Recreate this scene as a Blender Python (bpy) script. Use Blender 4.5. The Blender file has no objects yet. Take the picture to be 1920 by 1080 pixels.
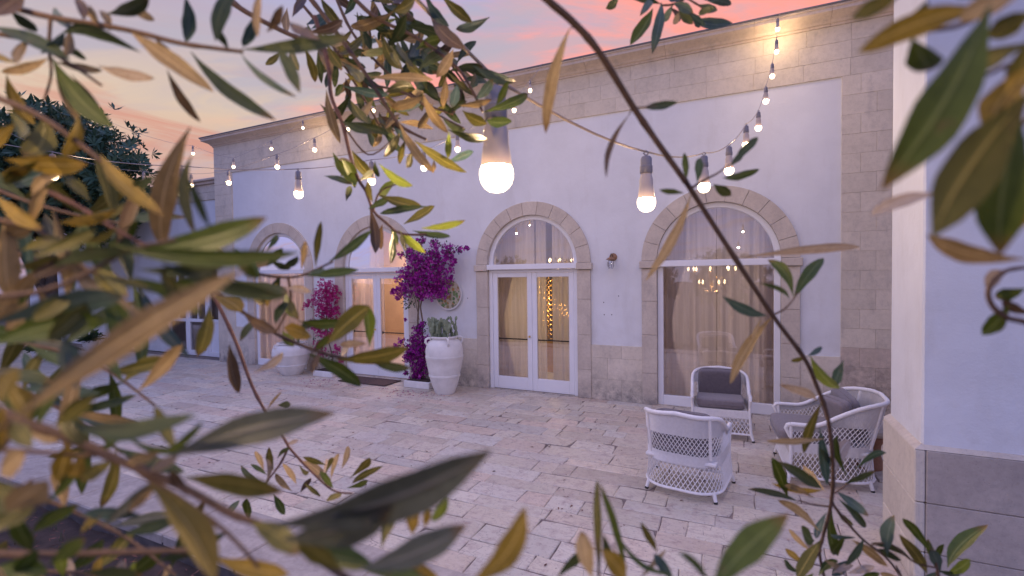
import bpy, math, random
from math import sin, cos, pi, radians, sqrt
from mathutils import Vector, Matrix, noise

sc = bpy.context.scene
COL = sc.collection
# ------------------------------------------------------------------ camera
F_PX, YAW, PITCH, ROLL, CD, CH = 906.1, -0.4427, 0.0258, 0.0130, 8.1358, 2.15
_R0 = Vector((cos(YAW), -sin(YAW), 0)); _F0 = Vector((sin(YAW), cos(YAW), 0)); _U0 = Vector((0, 0, 1))
_F = _F0 * cos(PITCH) - _U0 * sin(PITCH)
_V = _F0 * sin(PITCH) + _U0 * cos(PITCH)
CAM_R = _R0 * cos(ROLL) - _V * sin(ROLL)
CAM_U = _R0 * sin(ROLL) + _V * cos(ROLL)
CAM_F = _F
CAM_O = Vector((0, -CD, CH))
cam_d = bpy.data.cameras.new('camera')
cam = bpy.data.objects.new('camera', cam_d)
COL.objects.link(cam)
m3 = Matrix((CAM_R, CAM_U, -CAM_F)).transposed()
cam.matrix_world = Matrix.Translation(CAM_O) @ m3.to_4x4()
cam_d.sensor_width = 36
cam_d.lens = F_PX / 1920 * 36
cam_d.clip_start = 0.02
cam_d.clip_end = 600
cam_d.dof.use_dof = True
cam_d.dof.focus_distance = 6.0
cam_d.dof.aperture_fstop = 5.6
sc.camera = cam
sc.view_settings.view_transform = 'Standard'
sc.view_settings.look = 'None'
sc.view_settings.exposure = 0.22
sc.view_settings.gamma = 1.0
sc.cycles.use_denoising = True
sc.cycles.max_bounces = 10
sc.cycles.transparent_max_bounces = 24
sc.cycles.sample_clamp_indirect = 6
sc.cycles.caustics_reflective = False
sc.cycles.caustics_refractive = False

def ray(u, v):
    return (CAM_F + CAM_R * ((u - 960) / F_PX) - CAM_U * ((v - 540) / F_PX))
def at(u, v, z): return CAM_O + ray(u, v) * z
def onY(u, v, Y):
    d = ray(u, v); return CAM_O + d * ((Y - CAM_O.y) / d.y)
def onZ(u, v, Z=0.0):
    d = ray(u, v); return CAM_O + d * ((Z - CAM_O.z) / d.z)
def project(p):
    d = Vector(p) - CAM_O; z = d.dot(CAM_F)
    if z < 0.05: return None
    return (960 + d.dot(CAM_R) * F_PX / z, 540 - d.dot(CAM_U) * F_PX / z, z)

# ------------------------------------------------------------------ world: dusk sky
world = bpy.data.worlds.new('World'); sc.world = world; world.use_nodes = True
def build_world():
    nt = world.node_tree; N = nt.nodes; L = nt.links; N.clear()
    out = N.new('ShaderNodeOutputWorld'); bg = N.new('ShaderNodeBackground')
    L.new(bg.outputs[0], out.inputs[0])
    tc = N.new('ShaderNodeTexCoord'); sp = N.new('ShaderNodeSeparateXYZ'); L.new(tc.outputs['Generated'], sp.inputs[0])
    def math_(op, a, b=None, c=None):
        n = N.new('ShaderNodeMath'); n.operation = op
        for i, x in enumerate((a, b, c)):
            if x is None: continue
            if isinstance(x, (int, float)): n.inputs[i].default_value = x
            else: L.new(x, n.inputs[i])
        return n.outputs[0]
    def rng(x, a, b, c=0.0, d=1.0, smooth=True):
        n = N.new('ShaderNodeMapRange'); n.interpolation_type = 'SMOOTHSTEP' if smooth else 'LINEAR'
        L.new(x, n.inputs['Value'])
        for k, v_ in (('From Min', a), ('From Max', b), ('To Min', c), ('To Max', d)): n.inputs[k].default_value = v_
        return n.outputs[0]
    def mix(f, a, b, mode='MIX'):
        n = N.new('ShaderNodeMix'); n.data_type = 'RGBA'; n.blend_type = mode
        if isinstance(f, (int, float)): n.inputs[0].default_value = f
        else: L.new(f, n.inputs[0])
        for i, x in ((6, a), (7, b)):
            if isinstance(x, tuple): n.inputs[i].default_value = (*x, 1)
            else: L.new(x, n.inputs[i])
        return n.outputs[2]
    def ramp(x, stops):
        n = N.new('ShaderNodeValToRGB'); L.new(x, n.inputs[0]); e = n.color_ramp.elements
        while len(e) < len(stops): e.new(0.5)
        for k, (p, c) in enumerate(stops): e[k].position = p; e[k].color = (*c, 1)
        return n.outputs[0]
    X, Y, Z = sp.outputs
    # sunset side
    sun = ramp(Z, [(0.0, (.36, .28, .44)), (.09, (.45, .30, .40)), (.19, (.62, .39, .31)), (.29, (.65, .50, .38)),
                   (.42, (.43, .38, .48)), (.56, (.31, .38, .78)), (1.0, (.245, .405, 1.30))])
    anti = ramp(Z, [(0.0, (.40, .36, .54)), (.15, (.36, .38, .78)), (.45, (.27, .40, 1.08)), (1.0, (.245, .405, 1.30))])
    side = math_('ADD', math_('MULTIPLY', X, -.43), math_('MULTIPLY', Y, .90))
    base = mix(rng(side, -.35, .45), anti, sun)
    # clouds on a high sheet
    zz = math_('ADD', math_('MAXIMUM', Z, 0.0), .16)
    cx = math_('DIVIDE', X, zz); cy = math_('DIVIDE', Y, zz)
    cb = N.new('ShaderNodeCombineXYZ'); L.new(math_('MULTIPLY', math_('ADD', math_('MULTIPLY', cx, .9), math_('MULTIPLY', cy, .43)), .55), cb.inputs[0])
    L.new(math_('MULTIPLY', math_('ADD', math_('MULTIPLY', cx, -.43), math_('MULTIPLY', cy, .9)), 1.5), cb.inputs[1])
    def nz(off, scale, detail=7, rough=.58, dist=.6):
        a = N.new('ShaderNodeVectorMath'); a.operation = 'ADD'; L.new(cb.outputs[0], a.inputs[0]); a.inputs[1].default_value = off
        n = N.new('ShaderNodeTexNoise'); L.new(a.outputs[0], n.inputs['Vector']); n.inputs['Scale'].default_value = scale
        n.inputs['Detail'].default_value = detail; n.inputs['Roughness'].default_value = rough; n.inputs['Distortion'].default_value = dist
        return n.outputs[0]
    n1 = nz((3.1, 1.7, 0), 1.0); n2 = nz((9.3, 4.2, 2), 1.5, 8, .6, .9); n3 = nz((1.3, 8.8, 5), 2.6, 8, .6, .5)
    right = math_('ADD', math_('MULTIPLY', X, .90), math_('MULTIPLY', Y, .43))
    high = rng(Z, .24, .36)
    coral = math_('MULTIPLY', rng(math_('ADD', n1, math_('MULTIPLY', right, .30)), .37, .50), math_('MULTIPLY', high, rng(Z, .75, .5)))
    coral = math_('MULTIPLY', coral, rng(side, -.1, .5))
    c1 = mix(math_('MULTIPLY', coral, .97), base, (1.0, .33, .26))
    gray = math_('MULTIPLY', rng(n2, .46, .62), rng(Z, .12, .34, .25, .95))
    c2 = mix(math_('MULTIPLY', gray, .8), c1, (.42, .39, .47))
    mauve = math_('MULTIPLY', rng(n3, .48, .68), rng(Z, .30, .12, 0, .7))
    c3 = mix(mauve, c2, (.46, .30, .33))
    st = N.new('ShaderNodeCombineXYZ'); L.new(math_('MULTIPLY', math_('ADD', math_('MULTIPLY', cx, .9), math_('MULTIPLY', cy, .43)), .8), st.inputs[0]); L.new(math_('MULTIPLY', Z, 9.0), st.inputs[1])
    n4 = N.new('ShaderNodeTexNoise'); L.new(st.outputs[0], n4.inputs['Vector']); n4.inputs['Scale'].default_value = 1.6; n4.inputs['Detail'].default_value = 8; n4.inputs['Roughness'].default_value = .62; n4.inputs['Distortion'].default_value = .8
    wisp = math_('MULTIPLY', rng(n4.outputs[0], .50, .66), rng(Z, .40, .24, .1, .75))
    n5 = nz((5.5, 2.2, 7), 3.4, 9, .62, .4)
    c3 = mix(rng(n5, .42, .66, 0, .30), c3, (.44, .38, .46))
    c4 = mix(math_('MULTIPLY', wisp, rng(side, -.1, .4)), c3, (.60, .26, .20))
    L.new(c4, bg.inputs[0]); bg.inputs[1].default_value = 1.0
build_world()
# soft afterglow: one broad, faint sun from the left
sd = bpy.data.lights.new('afterglow_sun', 'SUN'); sd.energy = 0.25; sd.angle = radians(45); sd.color = (.90, .82, 1.0)
so = bpy.data.objects.new('afterglow_sun', sd); COL.objects.link(so)
so.rotation_euler = Vector((-.80, -.25, .55)).to_track_quat('Z', 'Y').to_euler()

# ------------------------------------------------------------------ materials
def newmat(name):
    m = bpy.data.materials.new(name); m.use_nodes = True
    nt = m.node_tree; b = nt.nodes['Principled BSDF']
    return m, nt, b
class NT:
    def __init__(s, nt): s.nt = nt; s.N = nt.nodes; s.L = nt.links
    def tc(s, out='Object'): n = s.N.new('ShaderNodeTexCoord'); return n.outputs[out]
    def mapping(s, v, scale=(1, 1, 1), rot=(0, 0, 0)):
        n = s.N.new('ShaderNodeMapping'); s.L.new(v, n.inputs[0]); n.inputs['Scale'].default_value = scale; n.inputs['Rotation'].default_value = rot; return n.outputs[0]
    def noise(s, v, scale, detail=5, rough=.55, dist=0, out=0):
        n = s.N.new('ShaderNodeTexNoise'); s.L.new(v, n.inputs['Vector']); n.inputs['Scale'].default_value = scale
        n.inputs['Detail'].default_value = detail; n.inputs['Roughness'].default_value = rough; n.inputs['Distortion'].default_value = dist
        return n.outputs[out]
    def vor(s, v, scale, feat='F1', out=0):
        n = s.N.new('ShaderNodeTexVoronoi'); s.L.new(v, n.inputs['Vector']); n.inputs['Scale'].default_value = scale; n.feature = feat; return n.outputs[out]
    def rng(s, x, a, b, c=0., d=1.):
        n = s.N.new('ShaderNodeMapRange'); s.L.new(x, n.inputs[0])
        for i, v in enumerate((a, b, c, d)): n.inputs[i + 1].default_value = v
        return n.outputs[0]
    def math(s, op, a, b=0.):
        n = s.N.new('ShaderNodeMath'); n.operation = op
        for i, x in enumerate((a, b)):
            if isinstance(x, (int, float)): n.inputs[i].default_value = x
            else: s.L.new(x, n.inputs[i])
        return n.outputs[0]
    def mix(s, f, a, b, mode='MIX'):
        n = s.N.new('ShaderNodeMix'); n.data_type = 'RGBA'; n.blend_type = mode
        if isinstance(f, (int, float)): n.inputs[0].default_value = f
        else: s.L.new(f, n.inputs[0])
        for i, x in ((6, a), (7, b)):
            if isinstance(x, tuple): n.inputs[i].default_value = (*x, 1)
            else: s.L.new(x, n.inputs[i])
        return n.outputs[2]
    def ramp(s, x, stops):
        n = s.N.new('ShaderNodeValToRGB'); s.L.new(x, n.inputs[0]); e = n.color_ramp.elements
        while len(e) < len(stops): e.new(.5)
        for k, (p, c) in enumerate(stops): e[k].position = p; e[k].color = (*c, 1)
        return n.outputs[0]
    def bump(s, h, strength=.3, dist=.01):
        n = s.N.new('ShaderNodeBump'); s.L.new(h, n.inputs['Height']); n.inputs['Strength'].default_value = strength; n.inputs['Distance'].default_value = dist; return n.outputs[0]
    def objrand(s): n = s.N.new('ShaderNodeObjectInfo'); return n.outputs['Random']
    def attr(s, name): n = s.N.new('ShaderNodeAttribute'); n.attribute_name = name; return n.outputs['Fac']
    def pos(s): n = s.N.new('ShaderNodeNewGeometry'); return n.outputs['Position']
    def sep(s, v): n = s.N.new('ShaderNodeSeparateXYZ'); s.L.new(v, n.inputs[0]); return n.outputs

def mat_plain(name, c, rough=.6, var=.08, scale=8, bump=.0, metal=0., spec=.5, sheen=0., bscale=None):
    m, nt, b = newmat(name); t = NT(nt); p = t.tc()
    f = t.noise(p, scale, 6, .6)
    a = tuple(x * (1 - var) for x in c); d = tuple(min(1, x * (1 + var)) for x in c)
    nt.links.new(t.mix(t.rng(f, .3, .7), a, d), b.inputs['Base Color'])
    b.inputs['Roughness'].default_value = rough; b.inputs['Metallic'].default_value = metal
    b.inputs['Specular IOR Level'].default_value = spec
    if sheen: b.inputs['Sheen Weight'].default_value = sheen
    if bump: nt.links.new(t.bump(t.noise(p, bscale or scale * 6, 6, .65), bump, .004), b.inputs['Normal'])
    return m

def mat_plaster():
    m, nt, b = newmat('white_plaster'); t = NT(nt); p = t.pos()
    f = t.noise(p, 1.1, 8, .62); g = t.noise(t.mapping(p, (1.6, 1.6, .5)), 2.0, 8, .65)
    c = t.mix(t.rng(f, .35, .7), (.775, .785, .805), (.68, .685, .70))
    c = t.mix(t.math('MULTIPLY', t.rng(g, .54, .74), .32), c, (.55, .53, .50))
    z = t.sep(p)[2]
    dirt = t.math('MULTIPLY', t.rng(z, 1.5, .95), t.rng(t.noise(p, 4.5, 7, .7), .45, .75))
    c = t.mix(t.math('MULTIPLY', dirt, .35), c, (.48, .44, .40))
    nt.links.new(c, b.inputs['Base Color']); b.inputs['Roughness'].default_value = .88
    h = t.math('ADD', t.noise(p, 5, 5, .6), t.math('MULTIPLY', t.noise(p, 60, 4, .6), .25))
    nt.links.new(t.bump(h, .30, .025), b.inputs['Normal'])
    return m

def mat_stone(name, c1, c2, stain=(.16, .15, .15), stain_top=.65, amount=.8, comb=False, rand=.22):
    m, nt, b = newmat(name); t = NT(nt); p = t.pos()
    r = t.objrand() if rand else None
    n1 = t.noise(p, 3.0, 8, .65); n2 = t.noise(p, 22, 8, .7)
    c = t.mix(t.rng(n1, .3, .7), c1, c2)
    c = t.mix(t.rng(n2, .45, .85, 0, .5), c, tuple(x * .62 for x in c1))
    # per block tone
    v = t.math('ADD', t.math('MULTIPLY', r, rand), 1 - rand / 2)
    vm = nt.nodes.new('ShaderNodeVectorMath'); vm.operation = 'SCALE'; nt.links.new(c, vm.inputs[0]); nt.links.new(v, vm.inputs['Scale'])
    c = vm.outputs[0]
    # grey lichen and splash stains climbing unevenly from the pavement
    z = t.sep(p)[2]
    edge = t.math('ADD', z, t.math('MULTIPLY', t.noise(p, 2.3, 6, .6), -.55))
    s = t.math('MULTIPLY', t.rng(edge, stain_top - .30, -.22), t.rng(t.noise(p, 7, 8, .75), .36, .62))
    c = t.mix(t.math('MULTIPLY', s, amount), c, stain)
    up = t.math('MULTIPLY', t.rng(t.noise(t.mapping(p, (1, 1, .5)), 2.6, 9, .75), .54, .68), .42)
    c = t.mix(up, c, (.30, .28, .27))
    pit = t.vor(p, 55, 'F1')
    c = t.mix(t.rng(pit, .16, .02, 0, .55), c, (.20, .17, .15))
    nt.links.new(c, b.inputs['Base Color']); b.inputs['Roughness'].default_value = .92
    h = t.math('ADD', t.math('MULTIPLY', n2, .8), t.math('MULTIPLY', t.rng(pit, 0, .22), .6))
    if comb: h = t.math('ADD', h, t.math('MULTIPLY', t.noise(t.mapping(p, (70, 70, 1.2)), 1, 3, .6), 1.4))
    nt.links.new(t.bump(h, .55, .008), b.inputs['Normal'])
    return m

def mat_paver():
    m, nt, b = newmat('limestone_paver'); t = NT(nt); p = t.pos()
    r = t.attr('tone'); n1 = t.noise(p, 2.2, 8, .62); n2 = t.noise(p, 9, 8, .72); n3 = t.noise(p, 34, 7, .75)
    c = t.ramp(r, [(0, (.58, .49, .38)), (.3, (.66, .585, .46)), (.55, (.60, .56, .49)), (.8, (.70, .61, .47)), (1, (.64, .50, .39))])
    vm = nt.nodes.new('ShaderNodeVectorMath'); vm.operation = 'SCALE'; nt.links.new(c, vm.inputs[0]); fr_ = nt.nodes.new('ShaderNodeMath'); fr_.operation = 'FRACT'; nt.links.new(t.math('MULTIPLY', r, 17.3), fr_.inputs[0]); nt.links.new(t.rng(fr_.outputs[0], 0, 1, .80, 1.06), vm.inputs['Scale']); c = vm.outputs[0]
    c = t.mix(t.rng(n1, .38, .72, 0, .45), c, (.72, .61, .51))
    c = t.mix(t.rng(n2, .50, .66, 0, .6), c, (.38, .27, .24))
    c = t.mix(t.rng(n3, .56, .70, 0, .8), c, (.14, .10, .10))
    vein = t.noise(t.mapping(p, (2.2, 9, 1)), 3.2, 8, .7, 1.2); c = t.mix(t.rng(vein, .57, .64, 0, .55), c, (.30, .21, .20)); c = t.mix(t.rng(vein, .42, .34, 0, .4), c, (.72, .68, .66))
    crack = t.vor(t.mapping(p, (1, 2.2, 1)), 5, 'DISTANCE_TO_EDGE')
    c = t.mix(t.math('MULTIPLY', t.rng(crack, .012, .0), t.rng(t.noise(p, 3, 3), .48, .6)), c, (.16, .12, .11))
    c = t.mix(t.rng(t.noise(p, .55, 5, .6), .5, .72, 0, .35), c, (.42, .33, .31))
    nt.links.new(c, b.inputs['Base Color'])
    nt.links.new(t.rng(n2, .3, .7, .36, .75), b.inputs['Roughness'])
    h = t.math('ADD', t.math('MULTIPLY', n2, 1.2), t.math('MULTIPLY', n3, -.8))
    nt.links.new(t.bump(h, .6, .012), b.inputs['Normal'])
    return m

def mat_glass(name, tint=(1, 1, 1), base=.20):
    m, nt, b = newmat(name); t = NT(nt); nt.nodes.remove(b)
    tr = nt.nodes.new('ShaderNodeBsdfTransparent'); tr.inputs[0].default_value = (*tint, 1)
    gl = nt.nodes.new('ShaderNodeBsdfGlossy'); gl.inputs['Roughness'].default_value = .0; gl.inputs[0].default_value = (.95, .95, 1, 1)
    nz = t.bump(t.noise(t.pos(), .9, 2, .5), .06, .05); nt.links.new(nz, gl.inputs['Normal'])
    fr = nt.nodes.new('ShaderNodeFresnel'); fr.inputs[0].default_value = 1.5
    mx = nt.nodes.new('ShaderNodeMixShader'); nt.links.new(t.math('ADD', t.math('MULTIPLY', fr.outputs[0], .8), base), mx.inputs[0])
    nt.links.new(tr.outputs[0], mx.inputs[1]); nt.links.new(gl.outputs[0], mx.inputs[2])
    nt.links.new(mx.outputs[0], nt.nodes['Material Output'].inputs[0]); return m

def mat_curtain(name, c, see=.28):
    m, nt, b = newmat(name); t = NT(nt); nt.nodes.remove(b); p = t.pos()
    col = t.mix(t.rng(t.noise(t.mapping(p, (14, 3, .4)), 1.5, 5, .6), .35, .7), tuple(x * .8 for x in c), c)
    di = nt.nodes.new('ShaderNodeBsdfDiffuse'); tl = nt.nodes.new('ShaderNodeBsdfTranslucent'); tr = nt.nodes.new('ShaderNodeBsdfTransparent')
    nt.links.new(col, di.inputs[0]); nt.links.new(col, tl.inputs[0])
    a = nt.nodes.new('ShaderNodeMixShader'); a.inputs[0].default_value = .55; nt.links.new(di.outputs[0], a.inputs[1]); nt.links.new(tl.outputs[0], a.inputs[2])
    d = nt.nodes.new('ShaderNodeMixShader'); d.inputs[0].default_value = see; nt.links.new(a.outputs[0], d.inputs[1]); nt.links.new(tr.outputs[0], d.inputs[2])
    nt.links.new(d.outputs[0], nt.nodes['Material Output'].inputs[0]); return m

def mat_emit(name, c, s):
    m, nt, b = newmat(name); b.inputs['Base Color'].default_value = (*c, 1)
    b.inputs['Emission Color'].default_value = (*c, 1); b.inputs['Emission Strength'].default_value = s; return m

def mat_leaf(name, c1, c2, rib, rough=.42, trans=.25):
    m, nt, b = newmat(name); t = NT(nt)
    r = t.objrand(); p = t.tc('Object'); uv = t.tc('UV'); us = t.sep(uv)
    c = t.mix(r, c1, c2)
    n = t.noise(t.mapping(p, (1, 1, 1)), 130, 5, .6)
    c = t.mix(t.rng(n, .42, .75, 0, .45), c, tuple(x * .55 for x in c1))
    spot = t.noise(p, 420, 3, .5); c = t.mix(t.rng(t.noise(p, 90, 6, .7), .60, .70, 0, .55), c, (.10, .06, .03)); c = t.mix(t.rng(spot, .62, .72, 0, .35), c, tuple(min(1, x * 1.7) for x in c2))
    mid = t.math('ABSOLUTE', t.math('SUBTRACT', us[0], .5))
    c = t.mix(t.rng(mid, .05, .0, 0, .9), c, tuple(min(1, x*1.25) for x in rib))
    tip = t.math('MULTIPLY', t.rng(us[1], .82, 1.0), t.rng(r, .5, .9)); c = t.mix(tip, c, (.16, .09, .03))
    nt.links.new(c, b.inputs['Base Color']); b.inputs['Roughness'].default_value = rough
    b.inputs['Specular IOR Level'].default_value = .22
    tl = nt.nodes.new('ShaderNodeBsdfTranslucent'); nt.links.new(c, tl.inputs[0])
    mx = nt.nodes.new('ShaderNodeMixShader'); mx.inputs[0].default_value = trans
    nt.links.new(b.outputs[0], mx.inputs[1]); nt.links.new(tl.outputs[0], mx.inputs[2])
    nt.links.new(t.bump(t.rng(mid, 0, .12), .5, .0008), b.inputs['Normal'])
    nt.links.new(mx.outputs[0], nt.nodes['Material Output'].inputs[0]); return m

M = {}
M['plaster'] = mat_plaster()
M['stone'] = mat_stone('tufa_block', (.62, .55, .45), (.73, .65, .54), stain_top=.66, amount=.85, rand=.12)
M['surround'] = mat_stone('arch_stone', (.54, .465, .39), (.68, .60, .50), stain_top=.4, amount=.7, rand=.08)
M['stained'] = mat_stone('mossy_tufa_block', (.58, .48, .40), (.68, .57, .47), (.06, .055, .055), stain_top=1.35, amount=.95, rand=.15)
M['weathered'] = mat_stone('weathered_tufa_block', (.42, .36, .315), (.56, .485, .42), (.20, .17, .16), stain_top=1.2, amount=.42, rand=.07)
M['terracotta'] = mat_plain('terracotta', (.30, .15, .09), .85, .3, 9, .4)
M['combed'] = mat_stone('combed_stone', (.60, .53, .44), (.68, .61, .51), stain_top=.2, amount=.4, comb=True)
M['cornice'] = mat_stone('cornice_stone', (.60, .50, .42), (.72, .61, .51), amount=0., rand=.0 + .05)
M['dark_stone'] = mat_plain('dark_mossy_stone', (.10, .085, .08), .95, .5, 6, .6)
M['roof_edge'] = mat_plain('roof_edge', (.20, .19, .20), .8)
M['mortar'] = mat_plain('mortar', (.60, .51, .42), .95, .25, 5, .4)
M['paver'] = mat_paver()
M['joint'] = mat_plain('joint_dirt', (.21, .165, .145), .98, .45, 7, .5)
M['soil'] = mat_plain('dark_soil', (.05, .032, .026), .98, .5, 6, .9, bscale=30)
M['grove'] = mat_plain('grove_ground', (.07, .055, .035), .98, .5, 1.2, .8)
M['white_wood'] = mat_plain('white_painted_wood', (.82, .82, .84), .42, .03, 3, .05)
M['glass'] = mat_glass('window_glass')
M['curtain'] = mat_curtain('sheer_curtain', (.80, .76, .77), .10)
M['drape'] = mat_curtain('heavy_drape', (.50, .38, .30), .0)
M['room'] = mat_plain('room_wall', (.45, .42, .41), .85, .08, 2)
M['room_warm'] = mat_plain('ochre_room_wall', (.62, .42, .22), .85, .08, 2)
M['dark_metal'] = mat_plain('dark_metal', (.05, .05, .055), .4, .1, 8, metal=.6)
M['copper'] = mat_plain('rusty_copper', (.30, .17, .10), .6, .3, 20, metal=.5)
M['clay'] = mat_plain('whitewashed_clay', (.72, .70, .68), .75, .13, 4, .4, bscale=30)
M['cactus'] = mat_plain('cactus_skin', (.24, .29, .19), .55, .4, 9, .2)
M['stem'] = mat_plain('woody_stem', (.14, .10, .07), .85, .3, 20, .5)
M['wicker'] = mat_plain('white_wicker', (.80, .78, .78), .5, .06, 40, .15)
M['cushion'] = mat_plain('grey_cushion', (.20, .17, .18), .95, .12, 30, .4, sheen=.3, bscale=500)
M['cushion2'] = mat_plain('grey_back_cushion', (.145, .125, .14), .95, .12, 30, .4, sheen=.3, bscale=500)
M['rubber'] = mat_plain('black_foot', (.03, .03, .03), .7)
M['mat'] = mat_plain('brown_doormat', (.09, .055, .05), .98, .3, 40, .6)
def mat_bulb():
    m, nt, b = newmat('lit_bulb'); nt.nodes.remove(b)
    e = nt.nodes.new('ShaderNodeEmission'); e.inputs[0].default_value = (1.0, .80, .50, 1); e.inputs[1].default_value = 2.2
    tr = nt.nodes.new('ShaderNodeBsdfTransparent'); tr.inputs[0].default_value = (1, 1, 1, 1)
    a = nt.nodes.new('ShaderNodeAddShader'); nt.links.new(e.outputs[0], a.inputs[0]); nt.links.new(tr.outputs[0], a.inputs[1])
    nt.links.new(a.outputs[0], nt.nodes['Material Output'].inputs[0]); return m
M['bulb'] = mat_bulb()
M['housing'] = mat_plain('bulb_housing', (.54, .44, .38), .4, .03)
def painted_housing_glow():
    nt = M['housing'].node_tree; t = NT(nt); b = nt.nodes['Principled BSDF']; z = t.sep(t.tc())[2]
    b.inputs['Emission Color'].default_value = (1, .55, .28, 1); nt.links.new(t.math('POWER', t.rng(z, .050, .0, .10, .95), 3.0), b.inputs['Emission Strength'])  # emission fading upward imitates the globe's glow on the plastic
painted_housing_glow()
M['socket'] = mat_plain('lamp_socket', (.24, .22, .24), .45, .08)
M['cord'] = mat_plain('light_cord', (.28, .24, .25), .5, .05)
M['cord_lit'] = mat_plain('lamplit_cord', (.42, .32, .24), .45, .05)  # warmer copy of the cord colour, bulb light painted in
M['candle'] = mat_emit('candle_lamp', (1.0, .66, .34), 22)
M['brass'] = mat_plain('brass', (.70, .45, .16), .3, .1, metal=.9)
M['twig'] = mat_plain('olive_twig', (.125, .072, .045), .75, .3, 150, .5, bscale=500)
M['twig_red'] = mat_plain('young_twig', (.13, .058, .045), .65, .3, 150, .4, bscale=500)
M['bark'] = mat_plain('bark', (.10, .08, .065), .95, .35, 8, .8)
M['bract'] = mat_leaf('purple_bract', (.22, .008, .20), (.36, .018, .32), (.36, .04, .32), .7, .3)
M['bract_highlight'] = mat_leaf('highlight_bract', (.48, .05, .40), (.60, .09, .48), (.5, .1, .45), .7, .3)  # brighter florets mixed in as painted highlights and colour variation
M['bract2'] = mat_leaf('magenta_bract', (.36, .012, .13), (.50, .03, .20), (.45, .05, .3), .7, .3)
M['garden_leaf'] = mat_leaf('garden_leaf', (.035, .075, .03), (.07, .12, .05), (.1, .16, .07), .5, .2)
M['dark_leaf'] = mat_leaf('dark_tree_leaf', (.035, .085, .055), (.07, .135, .08), (.09, .16, .09), .38, .15)
M['litter'] = mat_plain('dry_leaf_litter', (.13, .055, .04), .9, .7, 3)
LEAFM = {
 'g': mat_leaf('leaf_green', (.048, .074, .012), (.080, .108, .022), (.16, .19, .07)),
 'y': mat_leaf('leaf_yellow_green', (.15, .20, .03), (.20, .24, .04), (.28, .32, .10), .45, .45),
 'd': mat_leaf('leaf_dark', (.034, .054, .022), (.065, .08, .03), (.09, .10, .05)),
 'b': mat_leaf('leaf_blue_green', (.045, .085, .075), (.085, .125, .105), (.13, .17, .16)),
 't': mat_leaf('leaf_tan_underside', (.25, .17, .075), (.37, .27, .14), (.50, .37, .20), .55),  # tan underside, with some warm lamp light put into the colour
 'o': mat_leaf('leaf_olive', (.095, .092, .020), (.155, .138, .035), (.32, .26, .08)),
 'a': mat_leaf('leaf_lamplit_gold', (.22, .155, .025), (.33, .225, .045), (.46, .34, .12), .5, .4),  # warm lamp light painted into the leaf colour
 'p': mat_leaf('leaf_pale', (.38, .29, .22), (.46, .37, .29), (.5, .44, .38), .6),
 'n': mat_leaf('leaf_grey_green', (.055, .062, .045), (.085, .092, .070), (.17, .16, .15)),
 'r': mat_leaf('leaf_brown', (.085, .055, .035), (.13, .085, .05), (.2, .14, .09)),
}

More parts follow.
